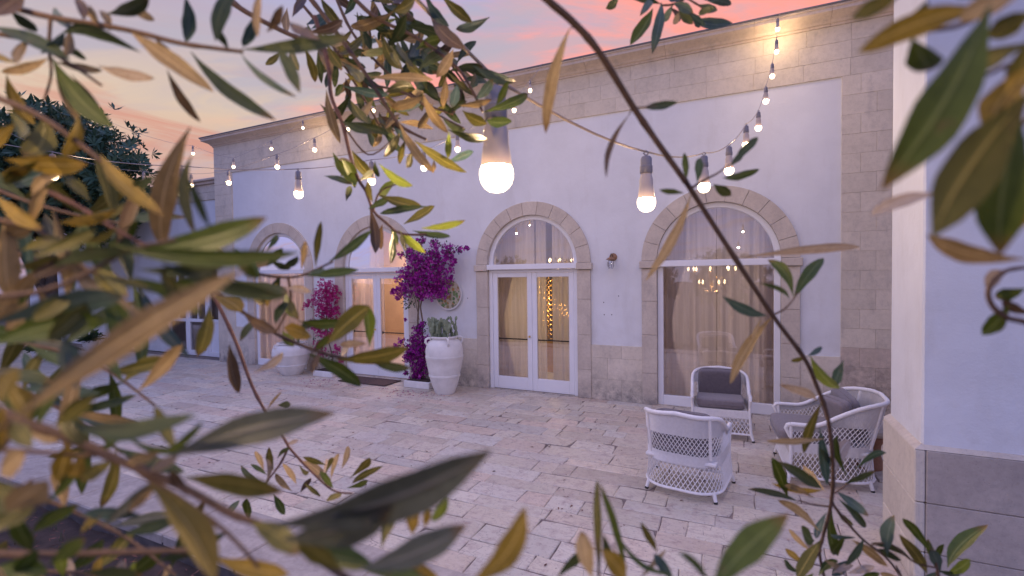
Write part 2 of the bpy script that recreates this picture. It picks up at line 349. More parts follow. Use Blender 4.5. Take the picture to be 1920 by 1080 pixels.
# ------------------------------------------------------------------ mesh builder
class MB:
    def __init__(s): s.v = []; s.f = []; s.uv = None; s.tone = None
    def quad(s, a, b, c, d):
        i = len(s.v); s.v += [tuple(a), tuple(b), tuple(c), tuple(d)]; s.f.append((i, i+1, i+2, i+3))
    def box(s, a, b, M4=None):
        x0, y0, z0 = a; x1, y1, z1 = b
        P = [(x0,y0,z0),(x1,y0,z0),(x1,y1,z0),(x0,y1,z0),(x0,y0,z1),(x1,y0,z1),(x1,y1,z1),(x0,y1,z1)]
        if M4: P = [tuple(M4 @ Vector(p)) for p in P]
        i = len(s.v); s.v += P
        s.f += [tuple(i+k for k in q) for q in ((0,3,2,1),(4,5,6,7),(0,1,5,4),(1,2,6,5),(2,3,7,6),(3,0,4,7))]
    def bbox(s, a, b, bev=.004, M4=None):
        """box with all edges chamfered"""
        (x0,y0,z0),(x1,y1,z1) = a, b; e = min(bev, (x1-x0)*.4, (y1-y0)*.4, (z1-z0)*.4)
        X=(x0,x1);Y=(y0,y1);Z=(z0,z1); idx={}
        i0=len(s.v)
        for i in (0,1):
            for j in (0,1):
                for k in (0,1):
                    sx=e if i==0 else -e; sy=e if j==0 else -e; sz=e if k==0 else -e
                    for ax,p in (('x',(X[i],Y[j]+sy,Z[k]+sz)),('y',(X[i]+sx,Y[j],Z[k]+sz)),('z',(X[i]+sx,Y[j]+sy,Z[k]))):
                        idx[(i,j,k,ax)]=len(s.v); s.v.append(tuple(M4@Vector(p)) if M4 else p)
        g=lambda i,j,k,a: idx[(i,j,k,a)]
        for i in (0,1):
            q=[g(i,0,0,'x'),g(i,1,0,'x'),g(i,1,1,'x'),g(i,0,1,'x')]; s.f.append(tuple(q if i else q[::-1]))
            q=[g(0,i,0,'y'),g(0,i,1,'y'),g(1,i,1,'y'),g(1,i,0,'y')]; s.f.append(tuple(q if i else q[::-1]))
            q=[g(0,0,i,'z'),g(1,0,i,'z'),g(1,1,i,'z'),g(0,1,i,'z')]; s.f.append(tuple(q if i else q[::-1]))
        for i in (0,1):
            for j in (0,1):
                s.f.append((g(i,j,0,'x'),g(i,j,1,'x'),g(i,j,1,'y'),g(i,j,0,'y')))
                s.f.append((g(i,0,j,'x'),g(i,1,j,'x'),g(i,1,j,'z'),g(i,0,j,'z')))
                s.f.append((g(0,i,j,'y'),g(1,i,j,'y'),g(1,i,j,'z'),g(0,i,j,'z')))
                for k in (0,1): s.f.append((g(i,j,k,'x'),g(i,j,k,'y'),g(i,j,k,'z')))
    def tube(s, pts, r, n=6, cap=True, flat=1.0):
        pts = [Vector(p) for p in pts]; R = r if isinstance(r, (list, tuple)) else [r]*len(pts)
        up = Vector((0,0,1)); rings = []; prev = None
        for i, p in enumerate(pts):
            t = (pts[min(i+1, len(pts)-1)] - pts[max(i-1, 0)]).normalized()
            if prev is None:
                a = t.cross(up) if abs(t.dot(up)) < .95 else t.cross(Vector((1,0,0)))
            else: a = prev - t * prev.dot(t)
            a.normalize(); prev = a; b = t.cross(a)
            base = len(s.v)
            for k in range(n):
                an = 2*pi*k/n; s.v.append(tuple(p + (a*cos(an) + b*sin(an)*flat)*R[i]))
            rings.append(base)
        for i in range(len(rings)-1):
            for k in range(n):
                s.f.append((rings[i]+k, rings[i]+(k+1)%n, rings[i+1]+(k+1)%n, rings[i+1]+k))
        if cap: s.f.append(tuple(rings[0]+k for k in range(n))[::-1]); s.f.append(tuple(rings[-1]+k for k in range(n)))
    def lathe(s, prof, n=32, c=(0,0,0), M4=None, wob=None):
        base = len(s.v)
        for (r, z) in prof:
            for k in range(n):
                an = 2*pi*k/n; rr = r*(1+(wob(an, z) if wob else 0)); p = Vector((c[0]+rr*cos(an), c[1]+rr*sin(an), c[2]+z))
                s.v.append(tuple(M4 @ p) if M4 else tuple(p))
        for i in range(len(prof)-1):
            for k in range(n):
                s.f.append((base+i*n+k, base+i*n+(k+1)%n, base+(i+1)*n+(k+1)%n, base+(i+1)*n+k))
        s.f.append(tuple(base+k for k in range(n))[::-1]); s.f.append(tuple(base+(len(prof)-1)*n+k for k in range(n)))
    def grid(s, rows, close=False):
        base = len(s.v); n = len(rows[0])
        for r in rows: s.v += [tuple(p) for p in r]
        for i in range(len(rows)-1):
            for k in range(n-1 if not close else n):
                s.f.append((base+i*n+k, base+i*n+(k+1)%n, base+(i+1)*n+(k+1)%n, base+(i+1)*n+k))
    def ball(s, c, rx, ry, rz, n=12, m=8, e=1.0, M4=None, disp=None):
        def pw(x): return math.copysign(abs(x)**e, x)
        rows = []
        for i in range(m+1):
            ph = -pi/2 + pi*i/m; row = []
            for k in range(n):
                th = 2*pi*k/n
                p = Vector((rx*pw(cos(ph))*pw(cos(th)), ry*pw(cos(ph))*pw(sin(th)), rz*pw(sin(ph))))
                if disp: p *= 1 + disp(p)
                if M4: p = M4 @ p
                row.append(p + Vector(c))
            rows.append(row)
        s.grid(rows, close=True)
    def mesh(s, name, mat, smooth=False):
        me = bpy.data.meshes.new(name); me.from_pydata(s.v, [], s.f); me.materials.append(mat)
        if s.uv:
            ul = me.uv_layers.new(name='UVMap'); k = 0
            flat = [0.0]*(2*len(me.loops))
            for li, l in enumerate(me.loops):
                flat[2*li], flat[2*li+1] = s.uv[l.vertex_index]
            ul.data.foreach_set('uv', flat)
        if s.tone:
            at_ = me.attributes.new('tone', 'FLOAT', 'FACE'); at_.data.foreach_set('value', s.tone)
        if smooth:
            me.polygons.foreach_set('use_smooth', [True]*len(me.polygons))
            if smooth != 'all':
                me.set_sharp_from_angle(angle=radians(40))
        me.update(); return me
    def build(s, name, mat, parent=None, smooth=False, loc=None, kind=None, label=None):
        o = bpy.data.objects.new(name, s.mesh(name, mat, smooth)); COL.objects.link(o)
        if parent is not None: o.parent = parent
        if loc is not None: o.location = loc
        if kind: o['kind'] = kind
        if label: o['label'] = label
        return o
def thing(name, label, cat, loc=(0,0,0), rz=0, group=None):
    o = bpy.data.objects.new(name, None); COL.objects.link(o); o.location = loc; o.rotation_euler = (0,0,rz)
    o.empty_display_size = .1
    o['label'] = label; o['category'] = cat
    if group: o['group'] = group
    return o
def tag(o, label=None, cat=None, group=None, kind=None):
    for k, v in (('label', label), ('category', cat), ('group', group), ('kind', kind)):
        if v: o[k] = v
    return o
def copy_tree(o, parent=None):
    c = o.copy(); COL.objects.link(c); c.parent = parent
    for ch in list(o.children): copy_tree(ch, c)
    return c
def block(mb, x0, x1, z0, z1, yf, yb, g=.0025, ch=.004, axis='y', dr=None):
    """one dressed block: front face chamfered; yf is the face nearer the viewer"""
    x0 += g; x1 -= g; z0 += g; z1 -= g; s = 1 if yb > yf else -1
    A = [(x0,yb,z0),(x1,yb,z0),(x1,yb,z1),(x0,yb,z1)]; B = [(x0,yf+s*ch,z0),(x1,yf+s*ch,z0),(x1,yf+s*ch,z1),(x0,yf+s*ch,z1)]
    C = [(x0+ch,yf,z0+ch),(x1-ch,yf,z0+ch),(x1-ch,yf,z1-ch),(x0+ch,yf,z1-ch)]
    P = A + B + C
    if axis == 'x': P = [(p[1], p[0], p[2]) for p in P]
    i = len(mb.v); mb.v += P
    for a in (0, 4):
        for k in range(4): mb.f.append((i+a+k, i+a+(k+1)%4, i+a+4+(k+1)%4, i+a+4+k))
    mb.f.append((i+8, i+9, i+10, i+11))
rnd = random.Random(7)
# ================================================================== GROUND
def sheet(name, x0, x1, y0, y1, z, mat):
    mb = MB(); mb.quad((x0,y0,z),(x1,y0,z),(x1,y1,z),(x0,y1,z)); return tag(mb.build(name, mat), kind='structure')
sheet('ground', -150, 150, -150, 150, -.62, M['grove'])
# patio bed: a slab with a dark sandy joint surface just under the stones
mb = MB(); mb.box((-30, -5.20, -.60), (9, .40, -.010)); patio = tag(mb.build('patio', M['joint']), kind='structure')
def paver_mesh(mb, x0, x1, y0, y1, r, tone):
    g = r.uniform(.001, .004); dz = r.uniform(-.003, .002); tx = r.uniform(-.003, .003); ty = r.uniform(-.003, .003)
    x0 += g; x1 -= g; y0 += g*1.4+.0015; y1 -= g*1.4+.0015; cx, cy = (x0+x1)/2, (y0+y1)/2
    def z(x, y): return dz + tx*(x-cx)/.3 + ty*(y-cy)/.15
    out = []
    per = [(x0,y0),(x0+(x1-x0)*r.uniform(.3,.7),y0),(x1,y0),(x1,cy),(x1,y1),(x0+(x1-x0)*r.uniform(.3,.7),y1),(x0,y1),(x0,cy)]
    j = .011
    per = [(x + r.uniform(-j, j)*.6, y + r.uniform(-j, j)*.6) for x, y in per]
    if r.random() < .25:
        k = r.choice((0, 2, 4, 6)); px, py = per[k]; per[k] = (px + (cx-px)*.10, py + (cy-py)*.18)
    n = len(per); ch = .008
    i = len(mb.v)
    mb.v += [(x, y, -.03) for x, y in per] + [(x, y, z(x, y)-.006) for x, y in per]
    inner = [(x + math.copysign(min(ch, abs(cx-x)), cx-x), y + math.copysign(min(ch, abs(cy-y)), cy-y)) for x, y in per]
    mb.v += [(x, y, z(x, y)) for x, y in inner]
    nf = 0
    for a in (0, n):
        for k in range(n): mb.f.append((i+a+k, i+a+(k+1)%n, i+a+n+(k+1)%n, i+a+n+k)); nf += 1
    mb.f.append(tuple(i+2*n+k for k in range(n))); nf += 1
    mb.tone += [tone]*nf
def build_pavers():
    r = random.Random(21); P = []
    y = -5.20
    while y < .02:
        d = r.choice((.20, .24, .27, .30, .34)); y1 = min(y+d, .06)
        if y1 - y < .08: break
        x = -24 + r.uniform(0, .5)
        xe = 3.4
        while x < xe:
            l = r.choice((.2, .28, .36, .46, .56, .7, .8)) * r.uniform(.88, 1.12)
            P.append((x, x+l, y, y1, r.random())); x += l
        y = y1
    def score(p):
        q = [project((p[a], p[b], 0)) for a, b in ((0,2),(1,2),(1,3),(0,3))]
        if any(k is None for k in q): return 0
        cx = sum(k[0] for k in q)/4; cy = sum(k[1] for k in q)/4
        if not (-20 < cx < 1700 and 0 < cy < 1095): return 0
        if p[0] > 1.0 and p[2] < -3.2: return 0
        return abs(sum(q[i][0]*q[(i+1)%4][1]-q[(i+1)%4][0]*q[i][1] for i in range(4)))/2
    P.sort(key=score, reverse=True)
    for p in P[:296]:
        mb = MB(); mb.tone = []; cx, cy = (p[0]+p[1])/2, (p[2]+p[3])/2
        paver_mesh(mb, p[0]-cx, p[1]-cx, p[2]-cy, p[3]-cy, r, p[4]); mb.build('paver', M['paver'], patio, loc=(cx, cy, 0))
    mb = MB(); mb.tone = []
    for p in P[296:]: paver_mesh(mb, *p[:4], r, p[4])
    mb.build('distant_pavers', M['paver'], patio, kind='stuff')
build_pavers()
# reddish leaf scraps and grit on the stones
mb = MB(); r = random.Random(5)
for i in range(3600):
    x = r.uniform(-14, 1.0); y = r.uniform(-5.2, -.1)
    if r.random() > .04 + .96*max(0, noise.noise(Vector((x*1.1, y*1.9, 0)))*1.6-.1): continue
    a = r.uniform(0, 6.28); l = r.uniform(.006, .026); w = l*r.uniform(.25, .6)
    c, s_ = cos(a), sin(a)
    mb.v += [(x-c*l, y-s_*l, .004), (x+s_*w, y-c*w, .009), (x+c*l, y+s_*l, .004), (x-s_*w, y+c*w, .006)]
    k = len(mb.v)-4; mb.f.append((k, k+1, k+2, k+3))
tag(mb.build('fallen_leaf_scraps', M['litter']), kind='stuff', label='reddish dry leaf scraps scattered on the pale paving', cat='leaf litter')
# kerb of long slabs at the patio edge, soil bed below
kerb = MB(); kerb.box((-12, -5.80, -.60), (4, -5.203, -.045)); kerb = tag(kerb.build('kerb', M['dark_stone']), kind='structure')
x = -12; r = random.Random(3)
while x < 3.5:
    l = r.uniform(.7, 1.15); mb = MB()
    mb.bbox((0, -.303, -.07), (l-.008, .292 + r.uniform(-.006, .006), .022 + r.uniform(-.004, .004)), .012)
    mb.build('kerb_stone', M['weathered'], kerb, loc=(x, -5.50, 0)); x += l
mb = MB(); rows = []
for i in range(50):
    rows.append([Vector((-14 + k*.22, -5.80 - i*.09, -.15 + .05*noise.noise(Vector((k*.35, i*.3, 1))) + .02*noise.noise(Vector((k*1.7, i*1.7, 1))))) for k in range(82)])
mb.grid(rows); tag(mb.build('soil_bed', M['soil'], smooth=True), kind='structure')
mb = MB(); r = random.Random(8)
for i in range(5200):
    x = r.uniform(-9, 3); y = r.uniform(-8.5, -5.85); z = -.13 + r.uniform(-.02, .05)
    a = r.uniform(0, 6.28); l = r.uniform(.012, .034); w = l*r.uniform(.15, .35); t = r.uniform(-.02, .02)
    c, s_ = cos(a), sin(a)
    mb.v += [(x-c*l, y-s_*l, z-t), (x+s_*w, y-c*w, z), (x+c*l, y+s_*l, z+t), (x-s_*w, y+c*w, z+.004)]
    k = len(mb.v)-4; mb.f.append((k, k+1, k+2, k+3))
tag(mb.build('leaf_litter', M['litter']), kind='stuff', label='dark dry leaves covering the soil below the kerb', cat='leaf litter')

mb = MB(); r = random.Random(77)
for i in range(420):
    x = r.uniform(-8, 1); y = r.uniform(-8.2, -5.95)
    for k in range(9):
        a = r.uniform(0, 6.28); h = r.uniform(.03, .11); q = r.uniform(.01, .05); w = .003
        px, py = x + r.gauss(0, .02), y + r.gauss(0, .02); j = len(mb.v)
        mb.v += [(px-w, py, -.15), (px+w, py, -.15), (px+cos(a)*q, py+sin(a)*q, -.13+h)]; mb.f.append((j, j+1, j+2))
tag(mb.build('grass', M['garden_leaf']), kind='stuff', label='sparse low weeds growing in the soil below the kerb', cat='grass')
# ================================================================== FACADE
B = thing('arcaded_building', 'long white plastered building with four stone arched openings and tufa borders', 'building')
XL, XR, ZT, ZP, ZL = -12.37, 5.2, 5.57, 4.856, .94
SP = 2.36                       # springing height
RO, RI = 1.127, .886            # surround outer and inner radius
OPEN = [(-10.06, 'window'), (-7.105, 'door'), (-3.47, 'door'), (-.351, 'window')]
def arch_pts(c, R, n=24): return [(c - R*cos(pi*k/n), SP + R*sin(pi*k/n)) for k in range(n+1)]
def build_wall():
    mb = MB(); th = .42; y0 = .0; y1 = th; RW = RI + .02
    xs = [XL] + sum([[c-RW, c+RW] for c, _ in OPEN], []) + [XR]
    for i in range(0, len(xs), 2):
        a, b = xs[i], xs[i+1]
        mb.quad((a,y0,0),(b,y0,0),(b,y0,ZT),(a,y0,ZT)); mb.quad((b,y1,0),(a,y1,0),(a,y1,ZT),(b,y1,ZT))
        for x in (a, b): mb.quad((x,y0,0),(x,y1,0),(x,y1,SP if 0 < i+1 else ZT),(x,y0,SP))
    for c, _ in OPEN:
        P = arch_pts(c, RW)
        for (xa, za), (xb, zb) in zip(P, P[1:]):
            mb.quad((xa,y0,za),(xb,y0,zb),(xb,y0,ZT),(xa,y0,ZT)); mb.quad((xb,y1,zb),(xa,y1,za),(xa,y1,ZT),(xb,y1,ZT))
            mb.quad((xa,y0,za),(xa,y1,za),(xb,y1,zb),(xb,y0,zb))
    mb.quad((XL,y0,ZT),(XR,y0,ZT),(XR,y1,ZT),(XL,y1,ZT)); mb.quad((XL,y0,0),(XL,y0,ZT),(XL,y1,ZT),(XL,y1,0))
    mb.build('plaster_wall', M['plaster'], B)
build_wall()
rb = random.Random(11)
NB = [0]
def stone(x0, x1, z0, z1, yf=-.022, yb=.004, mat='stone'):
    mb = MB(); cx, cz = (x0+x1)/2, (z0+z1)/2
    block(mb, x0-cx, x1-cx, z0-cz, z1-cz, yf + rb.uniform(-.002, .002), yb, g=.0009, ch=.0025)
    mb.build('stone_block', M[mat], B, loc=(cx, 0, cz)); NB[0] += 1
def course(x0, x1, z0, z1, l, off, yf=-.022, mat='stone'):
    xs = [x0]; x = x0 + l*(.55 if off else 1.0)
    while x < x1 - l*.35: xs.append(x); x += l*rb.uniform(.85, 1.15)
    xs.append(x1)
    for a, b in zip(xs, xs[1:]): stone(a, b, z0, z1, yf, mat=mat)
# mortar backing behind the stones (shows only in the joints)
mb = MB()
mb.box((XL-.0, -.014, ZP+.002), (XR, -.001, ZT)); mb.box((XL-.0, -.014, 0), (-11.69-.004, -.001, ZP-.002)); mb.box((1.27+.004, -.014, 0), (XR, -.001, ZP-.002))
segs = [(-11.69, -10.06-RO), (-10.06+RO, -7.105-RO), (-7.105+RO, -3.47-RO), (-3.47+RO, -.351-RO), (-.351+RO, 1.27)]
for a, b in segs: mb.box((a, -.014, 0), (b, -.001, ZL-.004))
mb.build('mortar_bed', M['mortar'], B)
# frieze: three courses
for k, (z0, z1) in enumerate(((ZP, ZP+.24), (ZP+.24, ZP+.48), (ZP+.48, ZT))): course(XL, 3.2, z0, z1, .62, k % 2)
# corner piers
for i in range(18):
    z0 = ZP*i/18; z1 = ZP*(i+1)/18
    course(XL, -11.69, z0, z1, .68 if i % 2 else .36, 0)
    course(1.27, 2.1, z0, z1, .40, i % 2, mat='stained' if z1 < 1.2 else 'stone')
# plinth
for a, b in segs:
    for k, (z0, z1) in enumerate(((0, .36), (.36, .72), (.72, ZL))): course(a, b, z0, z1, .52, k % 2, yf=-.03)
# arches
def voussoir(c, a0, a1, R0, R1, yf, yb):
    mb = MB(); g = .0010/R0; ch = .0035; n = 4
    ring = lambda R, y, e: [Vector((-R*cos(t), y, R*sin(t))) for t in [a0+g+e + (a1-a0-2*g-2*e)*k/n for k in range(n+1)]]
    rows = [ring(R0, yb, 0), ring(R0, yf+ch, 0), ring(R0+ch, yf, ch/R0), ring(R1-ch, yf, ch/R1), ring(R1, yf+ch, 0), ring(R1, yb, 0)]
    mb.grid(rows)
    for k in (0, n):
        i = len(mb.v); mb.v += [tuple(rw[k]) for rw in rows]; mb.f.append(tuple(range(i, i+6)) if k == 0 else tuple(range(i, i+6))[::-1])
    mb.build('voussoir', M['surround'], B, loc=(c, 0, SP))
YF = -.045; YB = .13
for c, kind in OPEN:
    n = 11
    for k in range(n): voussoir(c, pi*k/n, pi*(k+1)/n, RI, RO, YF + rb.uniform(-.002, .002), YB)
    for s in (-1, 1):
        xa, xb = sorted((c + s*RI, c + s*RO)); z = 0
        hs = [rb.uniform(.40, .66) for _ in range(4)]; tot = sum(hs)
        for h in hs:
            h = h/tot*(SP-.125); mb = MB(); cx, cz = (xa+xb)/2, z+h/2
            mb.bbox((xa-cx, YF+rb.uniform(-.002,.002), -h/2+.0015), (xb-cx, YB, h/2-.0015), .006); mb.build('jamb_stone', M['surround'], B, loc=(cx, 0, cz)); z += h
        e = .03; mb = MB(); mb.bbox((xa-(e if s < 0 else .0)-0, YF-.04, SP-.12), (xb+(e if s > 0 else 0), YB-.003, SP-.004), .008)
        mb.build('impost', M['surround'], B)
# cornice profile swept along the wall with a return at the left corner
prof = [(0, 5.571), (-.035, 5.571), (-.035, 5.60), (-.06, 5.61), (-.075, 5.64), (-.11, 5.665), (-.16, 5.685), (-.20, 5.70), (-.215, 5.705), (-.215, 5.752), (-.235, 5.757), (-.235, 5.775)]
x = XL - .235; xs = [x]
while x < XR - .5: x += rb.uniform(.9, 1.3); xs.append(min(x, XR))
for i, (a, b) in enumerate(zip(xs, xs[1:])):
    mb = MB(); g = .002
    rows = []
    for y, z in prof:
        xa = max(a + g, XL + y) if i == 0 else a + g
        rows.append([Vector((xa, y, z)), Vector((b - g, y, z))])
    mb.grid(rows[::-1])
    if i == 0:
        rows = [[Vector((XL + y, .5, z)), Vector((XL + y, y, z))] for y, z in prof]; mb.grid(rows[::-1])
    else:
        k = len(mb.v); mb.v += [(a+g, y, z) for y, z in prof] + [(a+g, .2, 5.775), (a+g, .2, 5.571)]; mb.f.append(tuple(range(k, k+14)))
    k = len(mb.v); mb.v += [(b-g, y, z) for y, z in prof] + [(b-g, .2, 5.775), (b-g, .2, 5.571)]; mb.f.append(tuple(range(k, k+14)))
    mb.build('cornice', M['cornice'], B)
mb = MB(); mb.bbox((XL-.25, -.25, 5.778), (XR, 7.5, 5.80), .004); mb.build('roof', M['roof_edge'], B)

# room shell behind the facade
mb = MB(); y0, y1, z1 = .42, 6.6, 4.6
mb.quad((XL,y0,.012),(XR,y0,.012),(XR,y1,.012),(XL,y1,.012)); mb.quad((XL,y1,0),(XR,y1,0),(XR,y1,z1),(XL,y1,z1))
mb.quad((XL+.1,y0,0),(XL+.1,y1,0),(XL+.1,y1,z1),(XL+.1,y0,z1)); mb.quad((XR-.1,y0,0),(XR-.1,y1,0),(XR-.1,y1,z1),(XR-.1,y0,z1))
mb.quad((XL,y0,z1),(XR,y0,z1),(XR,y1,z1),(XL,y1,z1)); mb.quad((-5.4,y0,0),(-5.4,y1,0),(-5.4,y1,z1),(-5.4,y0,z1))
mb.build('room', M['room'], B)
mb = MB(); mb.box((XL+.12, 3.4, .02), (-5.42, 3.5, 4.58)); mb.box((-5.46, .43, .02), (-5.42, 3.39, 4.58)); mb.build('partition', M['room_warm'], B)
mb = MB(); mb.box((XL, .45, 0), (XL+.02, 7.4, 5.77)); mb.box((XL, 7.38, 0), (XR, 7.4, 5.77)); mb.box((XR-.02, .42, 0), (XR, 7.4, 5.77)); mb.build('outer_wall', M['plaster'], B)

def half_disc(mb, c, R, y, z0, n=32):
    P = [(c - R*cos(pi*k/n), z0 + R*sin(pi*k/n)) for k in range(n+1)]
    i = len(mb.v); mb.v += [(x, y, z) for x, z in P]; mb.f.append(tuple(range(i, i+len(P))))
def fanlight(par, c, y):
    mb = MB(); n = 32; R1, R0 = RI-.002, .80; zb = SP + .0
    rows = []
    for R, yy in ((R1, y+.05), (R1, y), (R0+.012, y), (R0, y+.012), (R0, y+.05)):
        rows.append([Vector((c - R*cos(pi*k/n), yy, zb + R*sin(pi*k/n))) for k in range(n+1)])
    mb.grid(rows); mb.build('arched_frame', M['white_wood'], par, smooth=True)
    mb = MB(); half_disc(mb, c, .80, y+.03, zb+.002); mb.build('pane', M['glass'], par)
    mb = MB(); mb.bbox((c-RI-.0+.003, -.075, SP-.10), (c+RI-.003, y+.05, SP-.003), .006); mb.build('transom', M['white_wood'], par)
def opening_door(c):
    o = bpy.data.objects.new('glazed_door', None); COL.objects.link(o); o.parent = B; o.location = (0, 0, 0)
    y = .03; fanlight(o, c, y); w = RI-.003; top = SP-.103
    mb = MB(); mb.bbox((c-w, y-.01, 0), (c-w+.075, y+.07, top), .006); mb.bbox((c+w-.075, y-.01, 0), (c+w, y+.07, top), .006); mb.bbox((c-w+.076, y-.01, top-.055), (c+w-.076, y+.07, top-.001), .006)
    mb.build('door_frame', M['white_wood'], o)
    for s in (-1, 1):
        a, b = (c-w+.079, c-.002) if s < 0 else (c+.002, c+w-.079)
        t0, t1 = .015, top-.059; mb = MB(); st = .095
        yl0, yl1 = y, y+.045
        mb.bbox((a, yl0, t0), (a+st, yl1, t1), .005); mb.bbox((b-st, yl0, t0), (b, yl1, t1), .005)
        mb.bbox((a+st+.001, yl0+.001, t0), (b-st-.001, yl1, t0+.235), .005); mb.bbox((a+st+.001, yl0+.001, t1-.08), (b-st-.001, yl1, t1), .005)
        mb.build('door_leaf', M['white_wood'], o)
        mb = MB(); mb.quad((a+st-.005,y+.025,t0+.23),(b-st+.005,y+.025,t0+.23),(b-st+.005,y+.025,t1-.075),(a+st-.005,y+.025,t1-.075)); mb.build('pane', M['glass'], o)
        mb = MB(); mb.tube([(a+st*.6, y+.09, .95), (b-st*.6, y+.09, .95)], .012, 8); mb.bbox((a+st*.3, y+.05, .92), (a+st*.8, y+.11, .98), .004); mb.bbox((b-st*.8, y+.05, .92), (b-st*.3, y+.11, .98), .004)
        mb.build('push_bar', M['dark_metal'], o)
        for zz in (.35, 1.1, 1.9):
            mb = MB(); mb.tube([(a-.004 if s < 0 else b+.004, y-.008, zz-.05), (a-.004 if s < 0 else b+.004, y-.008, zz+.05)], .008, 8); mb.build('hinge', M['white_wood'], o)
    mb = MB(); mb.lathe([(.012,0),(.02,.012),(.016,.035),(.003,.04)], 12, M4=Matrix.Translation((c-.05, y, 1.02)) @ Matrix.Rotation(pi/2, 4, 'X')); mb.build('door_knob', M['brass'], o, smooth=True)
def opening_window(c):
    o = bpy.data.objects.new('tall_window', None); COL.objects.link(o); o.parent = B
    y = .03; fanlight(o, c, y); w = RI-.003; top = SP-.103; st = .09
    mb = MB(); mb.bbox((c-w, y-.01, 0), (c-w+st, y+.06, top), .006); mb.bbox((c+w-st, y-.01, 0), (c+w, y+.06, top), .006)
    mb.bbox((c-w+st+.001, y-.01, 0), (c+w-st-.001, y+.06, .165), .006); mb.build('window_frame', M['white_wood'], o)
    mb = MB(); mb.quad((c-w+st-.004,y+.03,.16),(c+w-st+.004,y+.03,.16),(c+w-st+.004,y+.03,top+.003),(c-w+st-.004,y+.03,top+.003)); mb.build('pane', M['glass'], o)
for c, kind in OPEN: (opening_door if kind == 'door' else opening_window)(c)
# threshold slabs
for c, k in OPEN:
    mb = MB(); mb.bbox((c-RI, -.02, -.03), (c+RI, .02, .012), .004); mb.build('threshold', M['surround'], B)

# ---------------- curtains hang inside
def curtain(label, x0, x1, y, z0, z1, mat='curtain', seed=0, amp=.035, pinch=None, group='sheer curtains hanging behind the arched glass'):
    r = random.Random(seed); mb = MB(); n = int((x1-x0)/.012); rows = []
    fr = [(r.uniform(30, 60), r.uniform(0, 6), r.uniform(.3, 1)) for _ in range(4)]
    for i in range(13):
        z = z0 + (z1-z0)*i/12; row = []
        for k in range(n+1):
            x = x0 + (x1-x0)*k/n
            yy = y + amp*sum(a*sin(x*f + p + .12*sin(z*1.3+p)) for f, p, a in fr)/2
            if pinch:   # gathered to one side below the tie
                px, pz = pinch; t = max(0, min(1, 1 - abs(z-pz)/1.2)); t = t*t*(3-2*t); x = x + (px-x)*.55*t
            row.append((x, yy, z))
        rows.append(row)
    mb.grid(rows); o = mb.build('curtain', M[mat], None, smooth='all'); tag(o, label, 'curtain', group)
curtain('sheer curtain over the left half of the near tall window', -1.22, -.36, .30, .03, 3.3, seed=1)
curtain('sheer curtain over the right half of the near tall window', -.35, .52, .32, .03, 3.3, seed=2)
curtain('sheer curtain behind the left leaf of the middle glazed door', -4.33, -3.52, .30, .03, 3.3, seed=3)
curtain('sheer curtain behind the right leaf of the middle glazed door', -3.17, -2.60, .32, .03, 3.3, seed=4)
curtain('narrow sheer curtain strip beside the golden gap of the middle door', -3.50, -3.30, .34, .03, 3.3, seed=8)
curtain('sheer curtain behind the left leaf of the door by the bougainvillea', -7.97, -7.12, .30, .03, 3.3, seed=5)
curtain('sheer curtain over the left half of the farthest tall window', -10.93, -10.08, .30, .03, 3.3, seed=6)
curtain('sheer curtain over the right half of the farthest tall window', -10.07, -9.19, .32, .03, 3.3, seed=7)
curtain('dark heavy drape gathered at the left side of the near tall window', -1.22, -.80, .42, .03, 3.3, 'drape', 9, .03, (-1.2, 1.3), None)
curtain('dark heavy drape gathered at the left of the middle glazed door', -4.33, -3.90, .42, .03, 3.3, 'drape', 10, .03, (-4.3, 1.3), None)
curtain('narrow heavy drape at the right side of the near tall window', .25, .52, .42, .03, 3.3, 'drape', 12, .03, None, None)

# ---------------- chandeliers (lit, seen through the curtains)
def chandelier(x, y, z, label, power):
    t = thing('chandelier', label, 'chandelier', (x, y, z))
    mb = MB(); mb.tube([(0,0,.25), (0,0,4.58-z)], .008, 6); mb.lathe([(.02,-.3),(.05,-.26),(.03,-.18),(.06,-.05),(.035,.05),(.05,.15),(.02,.26)], 16); mb.build('stem', M['brass'], t, smooth=True)
    for tier, (R, zz, n) in enumerate(((.42, .0, 8), (.24, -.25, 5))):
        for k in range(n):
            a = 2*pi*k/n + tier*.3; c, s = cos(a), sin(a)
            mb = MB(); mb.tube([(0,0,zz-.05), (c*R*.4,s*R*.4,zz-.12), (c*R*.85,s*R*.85,zz-.09), (c*R,s*R,zz)], .008, 6); mb.lathe([(.012,0),(.03,.012),(.028,.02)], 10, (c*R,s*R,zz)); arm = mb.build('arm', M['brass'], t, smooth=True)
            mb = MB(); mb.ball((c*R, s*R, zz+.065), .02, .02, .045, 8, 6); mb.build('candle_bulb', M['candle'], arm, smooth='all')
    ld = bpy.data.lights.new('chandelier_light', 'POINT'); ld.energy = power; ld.color = (1, .71, .66); ld.shadow_soft_size = .25
    lo = bpy.data.objects.new('chandelier_light', ld); COL.objects.link(lo); lo.parent = t; lo.location = (0, 0, -.55)
p = at(1334, 520, 9.3)
chandelier(p.x, p.y, p.z+.1, 'lit brass chandelier seen through the near tall window curtain', 50)
chandelier(-3.9, 3.2, 2.45, 'lit brass chandelier seen through the middle glazed door', 34)
chandelier(-7.9, 2.8, 2.9, 'lit chandelier glowing behind the door by the bougainvillea', 150)
chandelier(-10.6, 3.2, 2.6, 'lit chandelier deep behind the farthest tall window', 30)
